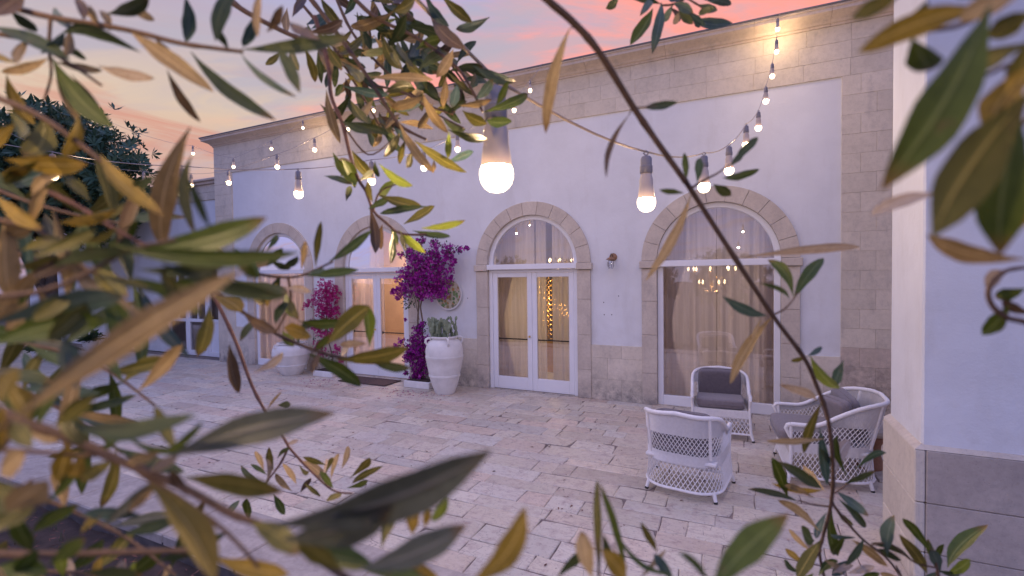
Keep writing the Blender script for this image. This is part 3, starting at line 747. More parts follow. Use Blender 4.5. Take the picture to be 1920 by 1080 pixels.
# gilded screen standing in the room, seen through the curtain gap
t = thing('gilded_screen', 'glittering gilded openwork screen seen through the middle door gap', 'room screen', (-3.55, 1.8, .01))
mb = MB(); mb.bbox((-.55, -.02, 0), (-.5, .02, 2.2), .004); mb.bbox((.5, -.02, 0), (.55, .02, 2.2), .004); mb.bbox((-.5, -.02, 2.14), (.5, .02, 2.2), .004); mb.bbox((-.5, -.02, 0), (.5, .02, .7), .004); mb.build('frame', M['brass'], t)
mb = MB()
for i in range(9):
    for k in range(13):
        cx, cz = -.44 + i*.11, .78 + k*.108
        mb.tube([(cx + .05*cos(a), .01*sin(a*2), cz + .05*sin(a)) for a in [2*pi*j/10 for j in range(11)]], .009, 5, cap=False)
mb.build('scrollwork', M['brass'], t, smooth=True)
ld = bpy.data.lights.new('screen_fill_light', 'POINT'); ld.energy = 34; ld.color = (1, .66, .30); ld.shadow_soft_size = .08  # added light with no fixture, makes the gilding glitter
lo = bpy.data.objects.new('screen_fill_light', ld); COL.objects.link(lo); lo.parent = t; lo.location = (-.25, -.28, 1.55)

# ================================================================== LEFT WING
W = thing('low_wing', 'lower white wing with stone cornice beyond the main building corner', 'building', (0, 0, 0))
mb = MB(); mb.box((-24, .45, 0), (XL-.002, 6, 4.35)); mb.build('plaster_wall', M['plaster'], W)
x = -24
while x < XL - .1:
    l = min(rb.uniform(.5, .7), XL - .004 - x)
    for z0, z1 in ((4.352, 4.56), (4.56, 4.78)):
        mb = MB(); block(mb, -l/2, l/2, z0-4.5, z1-4.5, .42+rb.uniform(-.003,.003), .8, g=.002); mb.build('stone_block', M['stone'], W, loc=(x+l/2, 0, 4.5))
    x += l
mb = MB(); mb.bbox((-24, .36, 4.782), (XL-.004, 6, 4.86), .01); mb.bbox((-24, .30, 4.862), (XL-.004, 6, 4.92), .01); mb.build('cornice', M['cornice'], W)
# glazed plank doors
for (a, b, glass) in ((-15.3, -14.35, True), (-14.34, -13.45, True), (-13.44, -12.5, False)):
    o = bpy.data.objects.new('plank_door', None); COL.objects.link(o); o.parent = W
    y = .40; mb = MB(); mb.bbox((a, y-.02, 0), (a+.09, y+.05, 2.5), .005); mb.bbox((b-.09, y-.02, 0), (b, y+.05, 2.5), .005)
    mb.bbox((a+.091, y-.02, 2.41), (b-.091, y+.05, 2.5), .005); mb.bbox((a+.091, y-.02, .0), (b-.091, y+.05, .14), .005); mb.bbox((a+.091, y-.02, .95), (b-.091, y+.05, 1.04), .005)
    mb.bbox(((a+b)/2-.02, y-.01, 1.041), ((a+b)/2+.02, y+.04, 2.409), .004)
    mb.build('door_frame', M['white_wood'], o)
    n = 7; w = (b-a-.182)/n
    if not glass:
        for k in range(n):
            mb = MB(); mb.bbox((a+.091+k*w+.001, y+.005, .141), (a+.091+(k+1)*w-.001, y+.03, .949), .004); mb.build('plank', M['white_wood'], o)
    else:
        mb = MB(); mb.quad((a+.09,y+.02,.14),(b-.09,y+.02,.14),(b-.09,y+.02,.95),(a+.09,y+.02,.95)); mb.build('pane', M['glass'], o)
    mb = MB(); mb.quad((a+.09,y+.02,1.04),(b-.09,y+.02,1.04),(b-.09,y+.02,2.41),(a+.09,y+.02,2.41)); mb.build('pane', M['glass'], o)
    mb = MB(); mb.quad((a+.09,y+.045,.14),(b-.09,y+.045,.14),(b-.09,y+.045,2.41),(a+.09,y+.045,2.41)); mb.build('blind', M['drape'], o)

# ================================================================== RIGHT PIER WALL
P_ = thing('corner_wall', 'white wall end with combed stone plinth at the right edge', 'wall', (0, 0, 0))
X0, Y0, Y1 = 1.107, -4.014, -3.257
mb = MB(); mb.bbox((X0, Y0, ZL+.012), (6.5, Y1, 7.0), .012); mb.build('plaster_wall', M['plaster'], P_)
mb = MB(); mb.box((X0-.02, Y0-.0, 0), (6.5, Y1+.0, ZL-.004)); mb.build('mortar_bed', M['mortar'], P_)
for k, (z0, z1) in enumerate(((0, .24), (.24, .58), (.58, ZL))):
    x = X0 - .045
    mb = MB(); mb.bbox((x, Y0-.03, z0+.002), (x+.06, Y1+.02, z1-.002), .008); mb.build('stone_block', M['combed'], P_)
    x += .061
    while x < 6.4:
        l = rb.uniform(.5, .8); mb = MB(); mb.bbox((-l/2+.002, Y0-.03+rb.uniform(-.002,.002), z0+.002), (l/2-.002, Y0+.2, z1-.002), .006); mb.build('stone_block', M['weathered'], P_, loc=(x+l/2, 0, 0)); x += l
# sloping mortar fillet on top of the plinth
mb = MB(); rows = []
path = [(X0-.045, Y1+.02), (X0-.045, Y0-.03), (6.5, Y0-.03)]; inn = [(X0+.004, Y1+.02), (X0+.004, Y0+.006), (6.5, Y0+.006)]
mb.grid([[Vector((x, y, ZL+.001)) for x, y in path], [Vector((x, y, ZL+.035)) for x, y in inn]][::-1]); mb.build('mortar_fillet', M['surround'], P_)
# ================================================================== WALL LAMP
p = onY(1150, 480, 0)
t = thing('wall_lamp', 'small copper wall lantern with clear glass between two arches', 'lamp', (p.x, 0, 2.44))
mb = MB(); mb.lathe([(.065,0),(.065,.012),(.055,.022),(.02,.03)], 24, M4=Matrix.Rotation(pi/2, 4, 'X')); mb.build('wall_plate', M['copper'], t, smooth=True)
mb = MB(); mb.tube([(0,-.02,.0), (-.005,-.07,.045), (-.01,-.12,.055), (-.01,-.15,.02), (-.01,-.15,-.02)], .006, 8); mb.build('bracket', M['dark_metal'], t, smooth=True)
mb = MB(); mb.lathe([(.012,.03),(.03,.02),(.075,-.012),(.078,-.018),(.03,.0),(.02,-.03)], 24, (-.01,-.15,-.03)); mb.build('shade', M['copper'], t, smooth=True)
mb = MB(); mb.lathe([(.035,0),(.05,-.03),(.05,-.09),(.035,-.13),(.01,-.14)], 20, (-.01,-.15,-.055)); mb.build('glass_jar', M['glass'], t, smooth=True)
mb = MB()
for k in range(6):
    a = k*pi/3; mb.tube([(-.01+.036*cos(a), -.15+.036*sin(a), -.055), (-.01+.053*cos(a), -.15+.053*sin(a), -.09), (-.01+.053*cos(a), -.15+.053*sin(a), -.145), (-.01+.03*cos(a), -.15+.03*sin(a), -.195)], .003, 5)
mb.build('cage', M['dark_metal'], t, smooth=True)
# small holes / old fixings in the plaster
for i, (u, v) in enumerate(((1132, 567), (1160, 555), (1147, 590), (1133, 590), (877, 559))):
    q = onY(u, v, 0); mb = MB(); mb.tube([(0,-.004,0), (0,.002,0)], .009, 8); mb.build('wall_plug', M['dark_metal'], B, loc=(q.x, 0, q.z))
# ================================================================== CERAMIC PLATE
def mat_plate():
    m, nt, b = newmat('painted_ceramic'); t = NT(nt); p = t.tc()
    v = t.vor(p, 16, 'F1', 1); cell = t.vor(p, 16); s = t.sep(v)
    c = t.ramp(s[0], [(0, (.10,.22,.08)), (.3, (.22,.34,.14)), (.5, (.62,.56,.40)), (.62, (.50,.08,.06)), (.78, (.12,.25,.16)), (1, (.60,.30,.10))])
    c = t.mix(t.rng(cell, .48, .60, 0, 1), c, (.60, .55, .42))
    c = t.mix(t.rng(t.noise(p, 30, 5), .5, .7, 0, .4), c, (.12, .16, .10))
    nt.links.new(c, b.inputs['Base Color']); b.inputs['Roughness'].default_value = .2; return m
t = thing('ceramic_plate', 'round painted ceramic wall plate with green plant motif behind the bougainvillea', 'wall plate', (-5.24, -.006, 1.80))
mb = MB(); mb.lathe([(.27,.0),(.31,.03),(.32,.035),(.32,.045),(.305,.047),(.285,.035)], 40, M4=Matrix.Rotation(pi/2, 4, 'X')); mb.build('rim', M['clay'], t, smooth=True)
mb = MB(); mb.lathe([(.001,.0375),(.15,.038),(.287,.041)], 40, M4=Matrix.Rotation(pi/2, 4, 'X')); mb.build('painted_face', mat_plate(), t, smooth=True)
# ================================================================== JARS
def jar(label, loc, H, R, rz=0, seed=1):
    t = thing('clay_jar', label, 'jar', loc, rz, 'whitewashed clay jars against the facade')
    P = [(.50,0),(.53,.02),(.62,.10),(.74,.22),(.80,.30),(.835,.305),(.835,.335),(.82,.34),(.93,.50),(.985,.62),(1.0,.63),(1.0,.66),(.985,.665),(.99,.75),(.94,.84),(.84,.90),(.70,.935),(.66,.95),(.70,.96),(.745,.975),(.75,.99),(.73,1.0),(.64,1.0),(.62,.96),(.60,.90)]
    mb = MB(); r = random.Random(seed); ph = r.uniform(0, 6)
    mb.lathe([(a*R, b*H) for a, b in P], 44, wob=lambda an, z: .008*sin(2*an+ph) + .004*sin(5*an+z*9)); mb.build('body', M['clay'], t, smooth=True)
    for k in range(4):
        a = k*pi/2 + .5; c, s = cos(a), sin(a)
        pts = [Vector((c*R*q, s*R*q, H*z)) for q, z in ((.70,.955),(.84,.975),(.98,.95),(1.0,.90),(.92,.86),(.84,.885))]
        mb = MB(); mb.tube(pts, [.022*H]*6, 8); mb.build('handle', M['clay'], t, smooth=True)
    mb = MB(); mb.lathe([(.01,.93*H),(.61*R,.93*H)], 24); mb.build('soil', M['soil'], t)
    return t
jar('tall white clay jar with cactus beside the purple bougainvillea', (-4.94, -.66, 0), 1.06, .345, .3)
jar('squat round white clay jar by the farthest tall window', (-9.12, -.50, 0), .72, .40, .9, 4)
def cactus(label, loc, W_, H_, n, seed):
    t = thing('prickly_pear', label, 'cactus', loc); r = random.Random(seed)
    pads = [(Vector((r.uniform(-W_, W_)*.5, r.uniform(-W_, W_)*.4, .02)), r.uniform(0, pi), r.uniform(-.6, .6), 1.0, 0) for _ in range(n)]
    out = 0
    while pads and out < n*9:
        p, rz, tilt, s, lev = pads.pop(0); out += 1
        h = .15*s*r.uniform(.75, 1.2)*H_/.5; w = h*.31; th = .016*s
        M4 = Matrix.Rotation(rz, 4, 'Z') @ Matrix.Rotation(tilt, 4, 'Y')
        mb = MB(); mb.ball((0,0,h/2), w, th, h/2, 12, 8, disp=lambda q: .06*sin(q.x*90)); mb.v = [tuple(M4 @ Vector(q)) for q in mb.v]
        mb.build('pad', M['cactus'], t, smooth='all', loc=p)
        if lev < 5:
            for k in range(r.choice((1, 2, 2, 3)) if lev < 2 else r.choice((0, 1, 1, 2))):
                side = r.uniform(-.75, .75); q = p + M4 @ Vector((side*w, 0, h*(.96-.25*abs(side))))
                pads.append((q, rz + r.uniform(-.9, .9), tilt*.6 + side*.8 + r.uniform(-.3, .3), s*r.uniform(.72, .92), lev+1))
cactus('grey green prickly pear growing in the tall white jar', (-4.94, -.66, .96), .46, .52, 15, 4)
cactus('small prickly pear growing in the squat round white jar', (-9.12, -.50, .66), .42, .36, 6, 6)

# ================================================================== BOUGAINVILLEA
def florets(blobs, dens, r, Y, size=.034):
    """blobs are pixel circles (u, v, radius px) brought to the plane Y as clumps of papery bracts"""
    mb = MB(); mb.uv = []
    for (u, v, rad) in blobs:
        c = onY(u, v, Y); e = onY(u+rad, v, Y); R = (e-c).length*.95
        n = int(dens * (rad/20)**2.0)
        for _ in range(n):
            d = Vector((r.gauss(0,1), r.gauss(0,1)*.6, r.gauss(0,1))).normalized()*R*(r.random()**.6)*(1 + .35*noise.noise(Vector((u, v, r.random()*3))))
            p = c + d; ax = Vector((r.gauss(0,1), r.gauss(0,1)-.6, r.gauss(0,1))).normalized()
            a = ax.orthogonal().normalized(); b = ax.cross(a); s = size*r.uniform(.55, 1.15)
            for k in range(3):
                an = 2*pi*k/3; q = a*cos(an)+b*sin(an); w = ax.cross(q)
                i = len(mb.v); mb.v += [tuple(p), tuple(p+q*s*.6+w*s*.62+ax*s*.30), tuple(p+q*s*1.05+ax*s*.22), tuple(p+q*s*.6-w*s*.62+ax*s*.30)]
                mb.uv += [(.5,0),(1,.5),(.5,.8),(0,.5)]; mb.f.append((i, i+1, i+2, i+3))
    return mb
def greens(blobs, n, r, Y, size=.05):
    mb = MB(); mb.uv = []
    for (u, v, rad) in blobs:
        c = onY(u, v, Y); e = onY(u+rad, v, Y); R = (e-c).length
        for _ in range(int(n*rad/20)):
            p = c + Vector((r.gauss(0,1), r.gauss(0,.6), r.gauss(0,1))).normalized()*R*r.random()**.4
            q = Vector((r.gauss(0,1), r.gauss(0,1), r.gauss(0,1))).normalized(); w = q.orthogonal().normalized()*size*.28; s = size*r.uniform(.6, 1.2)
            i = len(mb.v); mb.v += [tuple(p), tuple(p+q*s*.5+w), tuple(p+q*s), tuple(p+q*s*.5-w)]; mb.uv += [(.5,0),(1,.5),(.5,.8),(0,.5)]; mb.f.append((i,i+1,i+2,i+3))
    return mb
r = random.Random(31)
bv = thing('bougainvillea', 'purple bougainvillea climbing between the glazed door and tall jar', 'plant', (-5.68, -.30, 0))
UP = [(800,497,27),(778,488,20),(822,482,22),(840,470,14),(862,467,8),(788,452,9),(815,457,9),(768,475,10),(752,478,6),(775,525,28),(757,545,16),(745,548,10),(760,520,18),(800,535,24),(825,520,22),(828,548,12),(812,545,16),(790,555,10),(845,505,8),(848,490,8)]
LO = [(785,620,12),(780,640,16),(790,655,18),(775,665,16),(765,672,10),(752,642,8),(790,680,18),(785,697,16),(778,708,12),(800,640,12),(792,610,8),(765,655,9)]
org = Vector((-5.68, -.30, 0))
def rel(mb, o=org): mb.v = [tuple(Vector(q)-o) for q in mb.v]; return mb
tag(rel(florets(UP, 165, r, -.28)).build('upper_blossoms', M['bract'], bv), kind='stuff')
tag(rel(florets(UP+LO, 26, r, -.36, .028)).build('highlight_blossoms', M['bract_highlight'], bv), kind='stuff')  # brighter florets set in front as painted highlights
tag(rel(florets([(875,465,4),(738,470,4),(736,546,5),(852,488,5),(845,520,4),(800,440,4),(760,600,3),(745,560,4),(742,650,5),(762,700,5)], 420, r, -.30)).build('straggling_blossoms', M['bract'], bv), kind='stuff')
tag(rel(florets(LO, 210, r, -.33)).build('lower_blossoms', M['bract'], bv), kind='stuff')
tag(rel(greens(UP[:10]+LO+[(768,570,12),(762,566,10),(775,562,10)], 40, r, -.33)).build('leaves', M['garden_leaf'], bv), kind='stuff')
for j, (dx, pts) in enumerate(((0, [(788,720),(790,690),(786,640),(783,600),(786,560),(792,520),(800,480)]), (1, [(792,720),(796,680),(792,640),(792,600),(788,575),(795,540),(815,500),(850,470)]), (2, [(786,600),(778,560),(765,530),(758,545)]), (3, [(790,560),(785,500),(780,460)]))):
    mb = MB(); mb.tube([onY(u, v, -.27) - org for u, v in pts], [.016 if j < 2 else .007]*(len(pts)-1)+[.004], 7); mb.build('stem', M['stem'], bv, smooth=True)
t = thing('planter_box', 'low white rectangular planter under the purple bougainvillea', 'planter', (-5.66, -.40, 0))
mb = MB(); mb.bbox((-.30,-.17,0),(.30,.17,.13), .01); mb.build('box', M['clay'], t)
mb = MB(); mb.box((-.26,-.13,.1305),(.26,.13,.138)); mb.build('soil', M['soil'], t)
r = random.Random(37)
org2 = onY(618, 690, -.25); org2.z = 0
bv2 = thing('bougainvillea', 'magenta bougainvillea against the wall left of the glazed door', 'plant', org2)
U2 = [(612,545,18),(625,550,12),(600,560,14),(618,572,16),(605,585,14),(622,592,12),(580,568,7),(572,575,5),(632,580,6),(588,610,10),(600,620,12),(615,630,10),(625,615,8),(596,645,8),(628,540,6),(640,600,5),(630,655,8),(605,660,8),(640,675,6)]
tag(rel(florets(U2, 200, r, -.22, .036), org2).build('blossoms', M['bract2'], bv2), kind='stuff')
tag(rel(greens([(612,590,14),(600,640,14),(622,670,12),(628,690,8),(618,610,14)], 40, r, -.22), org2).build('leaves', M['garden_leaf'], bv2), kind='stuff')
mb = MB(); mb.tube([onY(u, v, -.2)-org2 for u, v in ((622,700),(624,670),(616,640),(612,600),(614,560),(610,540))], .014, 7); mb.build('stem', M['stem'], bv2, smooth=True)
t = thing('planter_box', 'low white planter under the magenta bougainvillea', 'planter', (org2.x, -.30, 0))
mb = MB(); mb.bbox((-.28,-.17,0),(.28,.17,.12), .01); mb.build('box', M['clay'], t)
mb = MB(); mb.box((-.24,-.13,.1205),(.24,.13,.128)); mb.build('soil', M['soil'], t)

mb = MB(); mb.uv = []; r = random.Random(55)
for i in range(130):
    cx, cy = ((-5.6, -.75), (-7.9, -.62))[i % 2]; x = cx + r.gauss(0, .42); y = cy - abs(r.gauss(0, .28)); a = r.uniform(0, 6.28); s = r.uniform(.012, .024); j = len(mb.v)
    mb.v += [(x-cos(a)*s, y-sin(a)*s, .006), (x+sin(a)*s*.6, y-cos(a)*s*.6, .014), (x+cos(a)*s, y+sin(a)*s, .007), (x-sin(a)*s*.6, y+cos(a)*s*.6, .013)]
    mb.uv += [(.5,0),(1,.5),(.5,.8),(0,.5)]; mb.f.append((j, j+1, j+2, j+3))
tag(mb.build('fallen_bracts', M['bract2']), kind='stuff', label='magenta bracts fallen on the paving under the bougainvilleas', cat='petals')
# ================================================================== DOORMAT
mb = MB(); mb.bbox((-.62,-.26,0),(.62,.26,.016), .006)
tag(mb.build('doormat', M['mat'], loc=(-6.95, -.42, .005)), 'brown doormat in front of the door by the bougainvillea', 'doormat')

# ================================================================== WICKER ARMCHAIRS
def wicker_chair(label, loc, rz, W_=.66, D_=.62, back=.80, arm=.60, fwd=0.):
    t = thing('wicker_armchair', label, 'armchair', loc, rz, 'white wicker armchairs around the corner of the patio')
    hw, hd, rc = W_/2, D_/2, min(.23, D_*.42)
    pts = []; L_ = []
    def arc(cx, cy, a0, a1, n):
        for k in range(n+1):
            a = a0 + (a1-a0)*k/n; pts.append(Vector((cx+rc*cos(a), cy+rc*sin(a), 0)))
    pts.append(Vector((-hw, hd, 0))); pts.append(Vector((-hw, hd*.3, 0)))
    arc(-hw+rc, -hd+rc, pi, 1.5*pi, 6); arc(hw-rc, -hd+rc, 1.5*pi, 2*pi, 6)
    pts.append(Vector((hw, hd*.3, 0))); pts.append(Vector((hw, hd, 0)))
    cum = [0]
    for a, b in zip(pts, pts[1:]): cum.append(cum[-1]+(b-a).length)
    T = cum[-1]
    def plan(s):
        d = max(0, min(1, s))*T
        for i in range(len(pts)-1):
            if d <= cum[i+1] + 1e-9:
                k = (d-cum[i])/(cum[i+1]-cum[i]); return pts[i].lerp(pts[i+1], k)
        return pts[-1].copy()
    def ztop(s):
        q = plan(s); y = q.y     # arms low in front, sweeping up to the back
        k = max(0, min(1, (hd*.55 - y)/(hd*1.35))); k = k*k*(3-2*k)
        return arm + (back-arm)*k + .035*max(0, 1-abs(s-.5)*5)
    def P(s, z):
        q = plan(s); w = 1.0
        if z < .34: w = 1.0 + .07*(1 - z/.34)**1.5
        else: w = 1.0 + .03*((z-.34)/.45)
        lean = -.10*max(0, (z-.4)/.42)*max(0, -q.y/hd)
        return Vector((q.x*w, q.y*w + lean, z))
    def lattice(mb, zf0, zf1, s0=0., s1=1., pitch=.037, r_=.0036, rise=.62, seg=5):
        n = int((s1-s0)*T/pitch)
        for dirn in (1, -1):
            for k in range(-4, n+5):
                sA = s0 + (s1-s0)*k/n; q0 = None; line = []
                for j in range(seg+1):
                    u = j/seg; sm = max(s0, min(s1, sA)); za, zb = zf0(sm), zf1(sm)
                    ss = sA + dirn*rise*(zb-za)*(u-.5)/T
                    if ss < s0-1e-6 or ss > s1+1e-6: 
                        if len(line) > 1: break
                        line = []; continue
                    a, b = zf0(ss), zf1(ss); q = P(ss, a+(b-a)*u)
                    nrm = Vector((q.x, q.y, 0)).normalized()*(.003*dirn); line.append(q+nrm)
                if len(line) > 1: mb.tube(line, r_, 4, cap=False)
    def weave(mb, zf0, zf1, s0=0., s1=1., pitch=.013):
        ns = int((s1-s0)*T/(pitch*.5)); zmax = max(zf1(s0+(s1-s0)*k/20)-zf0(s0+(s1-s0)*k/20) for k in range(21)); nzz = max(2, int(zmax/(pitch*.55)))
        rows = []
        for j in range(nzz+1):
            row = []
            for k in range(ns+1):
                s = s0+(s1-s0)*k/ns; z = zf0(s)+(zf1(s)-zf0(s))*j/nzz; q = P(s, z)
                nrm = Vector((q.x, q.y, 0)).normalized()
                row.append(q + nrm*(.006*(1 if (j//1+k//2) % 2 else -1) + .002*(k % 2)))
            rows.append(row)
        mb.grid(rows)
    zc = lambda v: (lambda s: v)
    lat_top = lambda s: min(.615, ztop(s)-.055)
    mb = MB(); weave(mb, lat_top, ztop); mb.build('woven_band', M['wicker'], t)
    mb = MB(); lattice(mb, zc(.43), lat_top); mb.build('upper_lattice', M['wicker'], t)
    mb = MB(); weave(mb, zc(.325), zc(.43)); mb.build('woven_band', M['wicker'], t)
    mb = MB(); lattice(mb, zc(.085), zc(.325), pitch=.042, r_=.0040); mb.build('lower_lattice', M['wicker'], t)
    # rails
    def rail(z, r_, n=8, name='rail', ext=0):
        mb = MB(); N_ = 60; line = [P(k/N_, z(k/N_)) for k in range(N_+1)]; mb.tube(line, [r_*(1+.05*(k % 2)) for k in range(N_+1)], n)
        return mb
    mb = rail(lambda s: ztop(s)+.008, .021, 10)
    for s, sg in ((0, -1), (1, 1)):   # scrolled arm ends
        q = P(s, ztop(s)+.008); mb.tube([q, q+Vector((0,.03,-.01)), q+Vector((0,.045,-.04)), P(s, ztop(s)-.12)+Vector((0,.012,0))], [.021,.021,.018,.013], 8)
    mb.build('top_rail', M['wicker'], t, smooth=True)
    mb = rail(zc(.085), .014); mb.tube([P(0,.085), P(1,.085)], .014, 8); mb.build('bottom_rail', M['wicker'], t, smooth=True)
    for s in (.5-.30*W_/T-.05, .5+.30*W_/T+.05):
        mb = MB(); mb.tube([P(s, z)+Vector((0,-.008,0)) for z in (.40,.5,.6,.7,ztop(s))], .015, 8); mb.build('back_post', M['wicker'], t, smooth=True)
    # front apron
    f = lambda x, z: Vector((x*(1.0 + .07*(1-min(z,.34)/.34)**1.5), hd*(1.0 + .07*(1-min(z,.34)/.34)**1.5), z))
    mb = MB(); rows = []
    for j in range(13):
        rows.append([f(-hw+.01+(W_-.02)*k/90, .285+.10*j/12) + Vector((0, .004*(1 if (j+k//2) % 2 else -1), 0)) for k in range(91)])
    mb.grid(rows); mb.build('front_weave', M['wicker'], t)
    mb = MB(); n = int(W_/.045)
    for dirn in (1, -1):
        for k in range(-3, n+4):
            line = []
            for j in range(5):
                u = j/4; x = -hw + W_*k/n + dirn*.62*.2*(u-.5)
                if abs(x) > hw: 
                    if len(line) > 1: break
                    line = []; continue
                line.append(f(x, .085+.20*u) + Vector((0, .003*dirn, 0)))
            if len(line) > 1: mb.tube(line, .0048, 4, cap=False)
    mb.build('front_lattice', M['wicker'], t)
    for s in (0, 1):
        mb = MB(); mb.tube([P(s, .06), P(s, .3), P(s, .45), P(s, ztop(s))], .017, 8)
        mb.build('front_post', M['wicker'], t, smooth=True)
    for s in (0.0, 1.0, .5-.36*W_/T-.035, .5+.36*W_/T+.035):
        a = P(s, .10); b = P(s, .02); d = Vector((b.x, b.y, 0)).normalized()*.02; b2 = Vector((b.x, b.y, 0)) + d
        mb = MB(); mb.tube([a, Vector((b2.x, b2.y, .018))], [.021, .017], 10); lg = mb.build('leg', M['wicker'], t, smooth=True)
        mb = MB(); mb.tube([Vector((b2.x, b2.y, .018)), Vector((b2.x*1.002, b2.y*1.002, 0))], .0185, 10); mb.build('foot_cap', M['rubber'], lg)
    # seat deck and cushions
    mb = MB(); mb.bbox((-hw+.02, -hd+.03, .345), (hw-.02, hd-.01, .375), .006); mb.build('seat_deck', M['wicker'], t)
    def cushion(name, c, a, b, h, rot=None, mat='cushion', seed=1):
        M4 = rot or Matrix.Identity(4); mb = MB()
        mb.ball((0,0,0), a, b, h, 44, 18, e=.28, disp=lambda q: .035*noise.noise(q*6+Vector((seed, 0, 0))) + .012*noise.noise(q*22+Vector((seed,0,0))))
        mb.v = [tuple(M4 @ Vector(q) + Vector(c)) for q in mb.v]; o = mb.build(name, M[mat], t, smooth='all')
        mb = MB(); line = []
        for k in range(49):
            th = 2*pi*k/48; cc, ss = cos(th), sin(th); pw = lambda x: math.copysign(abs(x)**.28, x)
            line.append(M4 @ Vector((a*1.005*pw(cc), b*1.005*pw(ss), 0)) + Vector(c))
        mb.tube(line, .0045, 5, cap=False); mb.build('piping', M[mat], o, smooth=True)
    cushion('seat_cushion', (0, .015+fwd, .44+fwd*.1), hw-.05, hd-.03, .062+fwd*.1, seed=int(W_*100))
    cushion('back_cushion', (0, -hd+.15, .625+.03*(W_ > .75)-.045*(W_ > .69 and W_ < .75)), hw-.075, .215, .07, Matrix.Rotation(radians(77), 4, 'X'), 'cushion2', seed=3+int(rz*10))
    if fwd: cushion('back_cushion', (-.16, -hd+.27, .66), .20, .20, .06, Matrix.Rotation(.35, 4, 'Z') @ Matrix.Rotation(radians(70), 4, 'X'), 'cushion', seed=9)
    return t
wicker_chair('white wicker armchair turned away, its back nearest to the viewer', (-.50, -3.03, 0), radians(-8), .70, .60)
wicker_chair('white wicker armchair facing the viewer in front of the near tall window', (-.26, -1.08, 0), radians(184), .68, .58, back=.765, arm=.56)
wicker_chair('wide white wicker armchair facing left beside the stone stool', (.80, -2.10, 0), radians(94), .82, .74, back=.84, arm=.60, fwd=.13)

# ================================================================== STOOL
t = thing('stone_stool', 'mushroom shaped stone stool between the wide armchair and the corner wall', 'stool', (1.27, -1.72, 0))
mb = MB(); mb.lathe([(.13,0),(.13,.06),(.10,.16),(.11,.26),(.16,.34),(.20,.38)], 24, wob=lambda a, z: .03*sin(3*a)); mb.build('base', M['terracotta'], t, smooth=True)
mb = MB(); mb.lathe([(.20,.381),(.26,.40),(.285,.43),(.28,.46),(.26,.475),(.10,.48)], 28, wob=lambda a, z: .02*sin(4*a+1)); mb.build('top', M['surround'], t, smooth=True)

# ================================================================== POTTED PLANTS ON THE LEFT
def pot(label, u, v, h, rad, seed, plant):
    g = onZ(u, v); t = thing('plant_pot', label, 'plant pot', (g.x, g.y, 0))
    mb = MB(); mb.lathe([(rad*.62,0),(rad*.95,h*.9),(rad,h*.9),(rad,h),(rad*.88,h),(rad*.85,h*.9)], 24); mb.build('pot', M['clay'], t, smooth=True)
    mb = MB(); mb.lathe([(.01,h*.9),(rad*.86,h*.9)], 16); mb.build('soil', M['soil'], t)
    p = thing('leafy_plant', plant, 'plant', (g.x, g.y, h*.9)); r = random.Random(seed)
    mb = MB(); mb.uv = []
    for _ in range(230):
        q = Vector((r.gauss(0,1), r.gauss(0,1), abs(r.gauss(0,1))+.15)).normalized(); b = q*r.uniform(0, .3)*h/.4; s = r.uniform(.10, .22); w = q.orthogonal().normalized()*s*.2
        i = len(mb.v); mb.v += [tuple(b), tuple(b+q*s*.5+w), tuple(b+q*s+Vector((0,0,-.05))), tuple(b+q*s*.5-w)]; mb.uv += [(.5,0),(1,.5),(.5,.8),(0,.5)]; mb.f.append((i,i+1,i+2,i+3))
    mb.build('foliage', M['garden_leaf'], p)
    mb = MB()
    for k in range(5): mb.tube([(0,0,-.02), (r.uniform(-.08,.08), r.uniform(-.08,.08), .16), (r.uniform(-.14,.14), r.uniform(-.14,.14), .3)], .006, 5)
    mb.build('stem', M['stem'], p)
pot('white tapered pot beside the dark tree, nearest the low wing', 170, 660, .36, .22, 3, 'leafy plant in the white pot nearest the low wing')
pot('small white pot below the dark tree crown', 254, 632, .34, .18, 4, 'leafy plant in the small white pot below the dark crown')
pot('low white pot at the left under the tree', 74, 678, .30, .17, 5, 'leafy plant in the low white pot at the left')

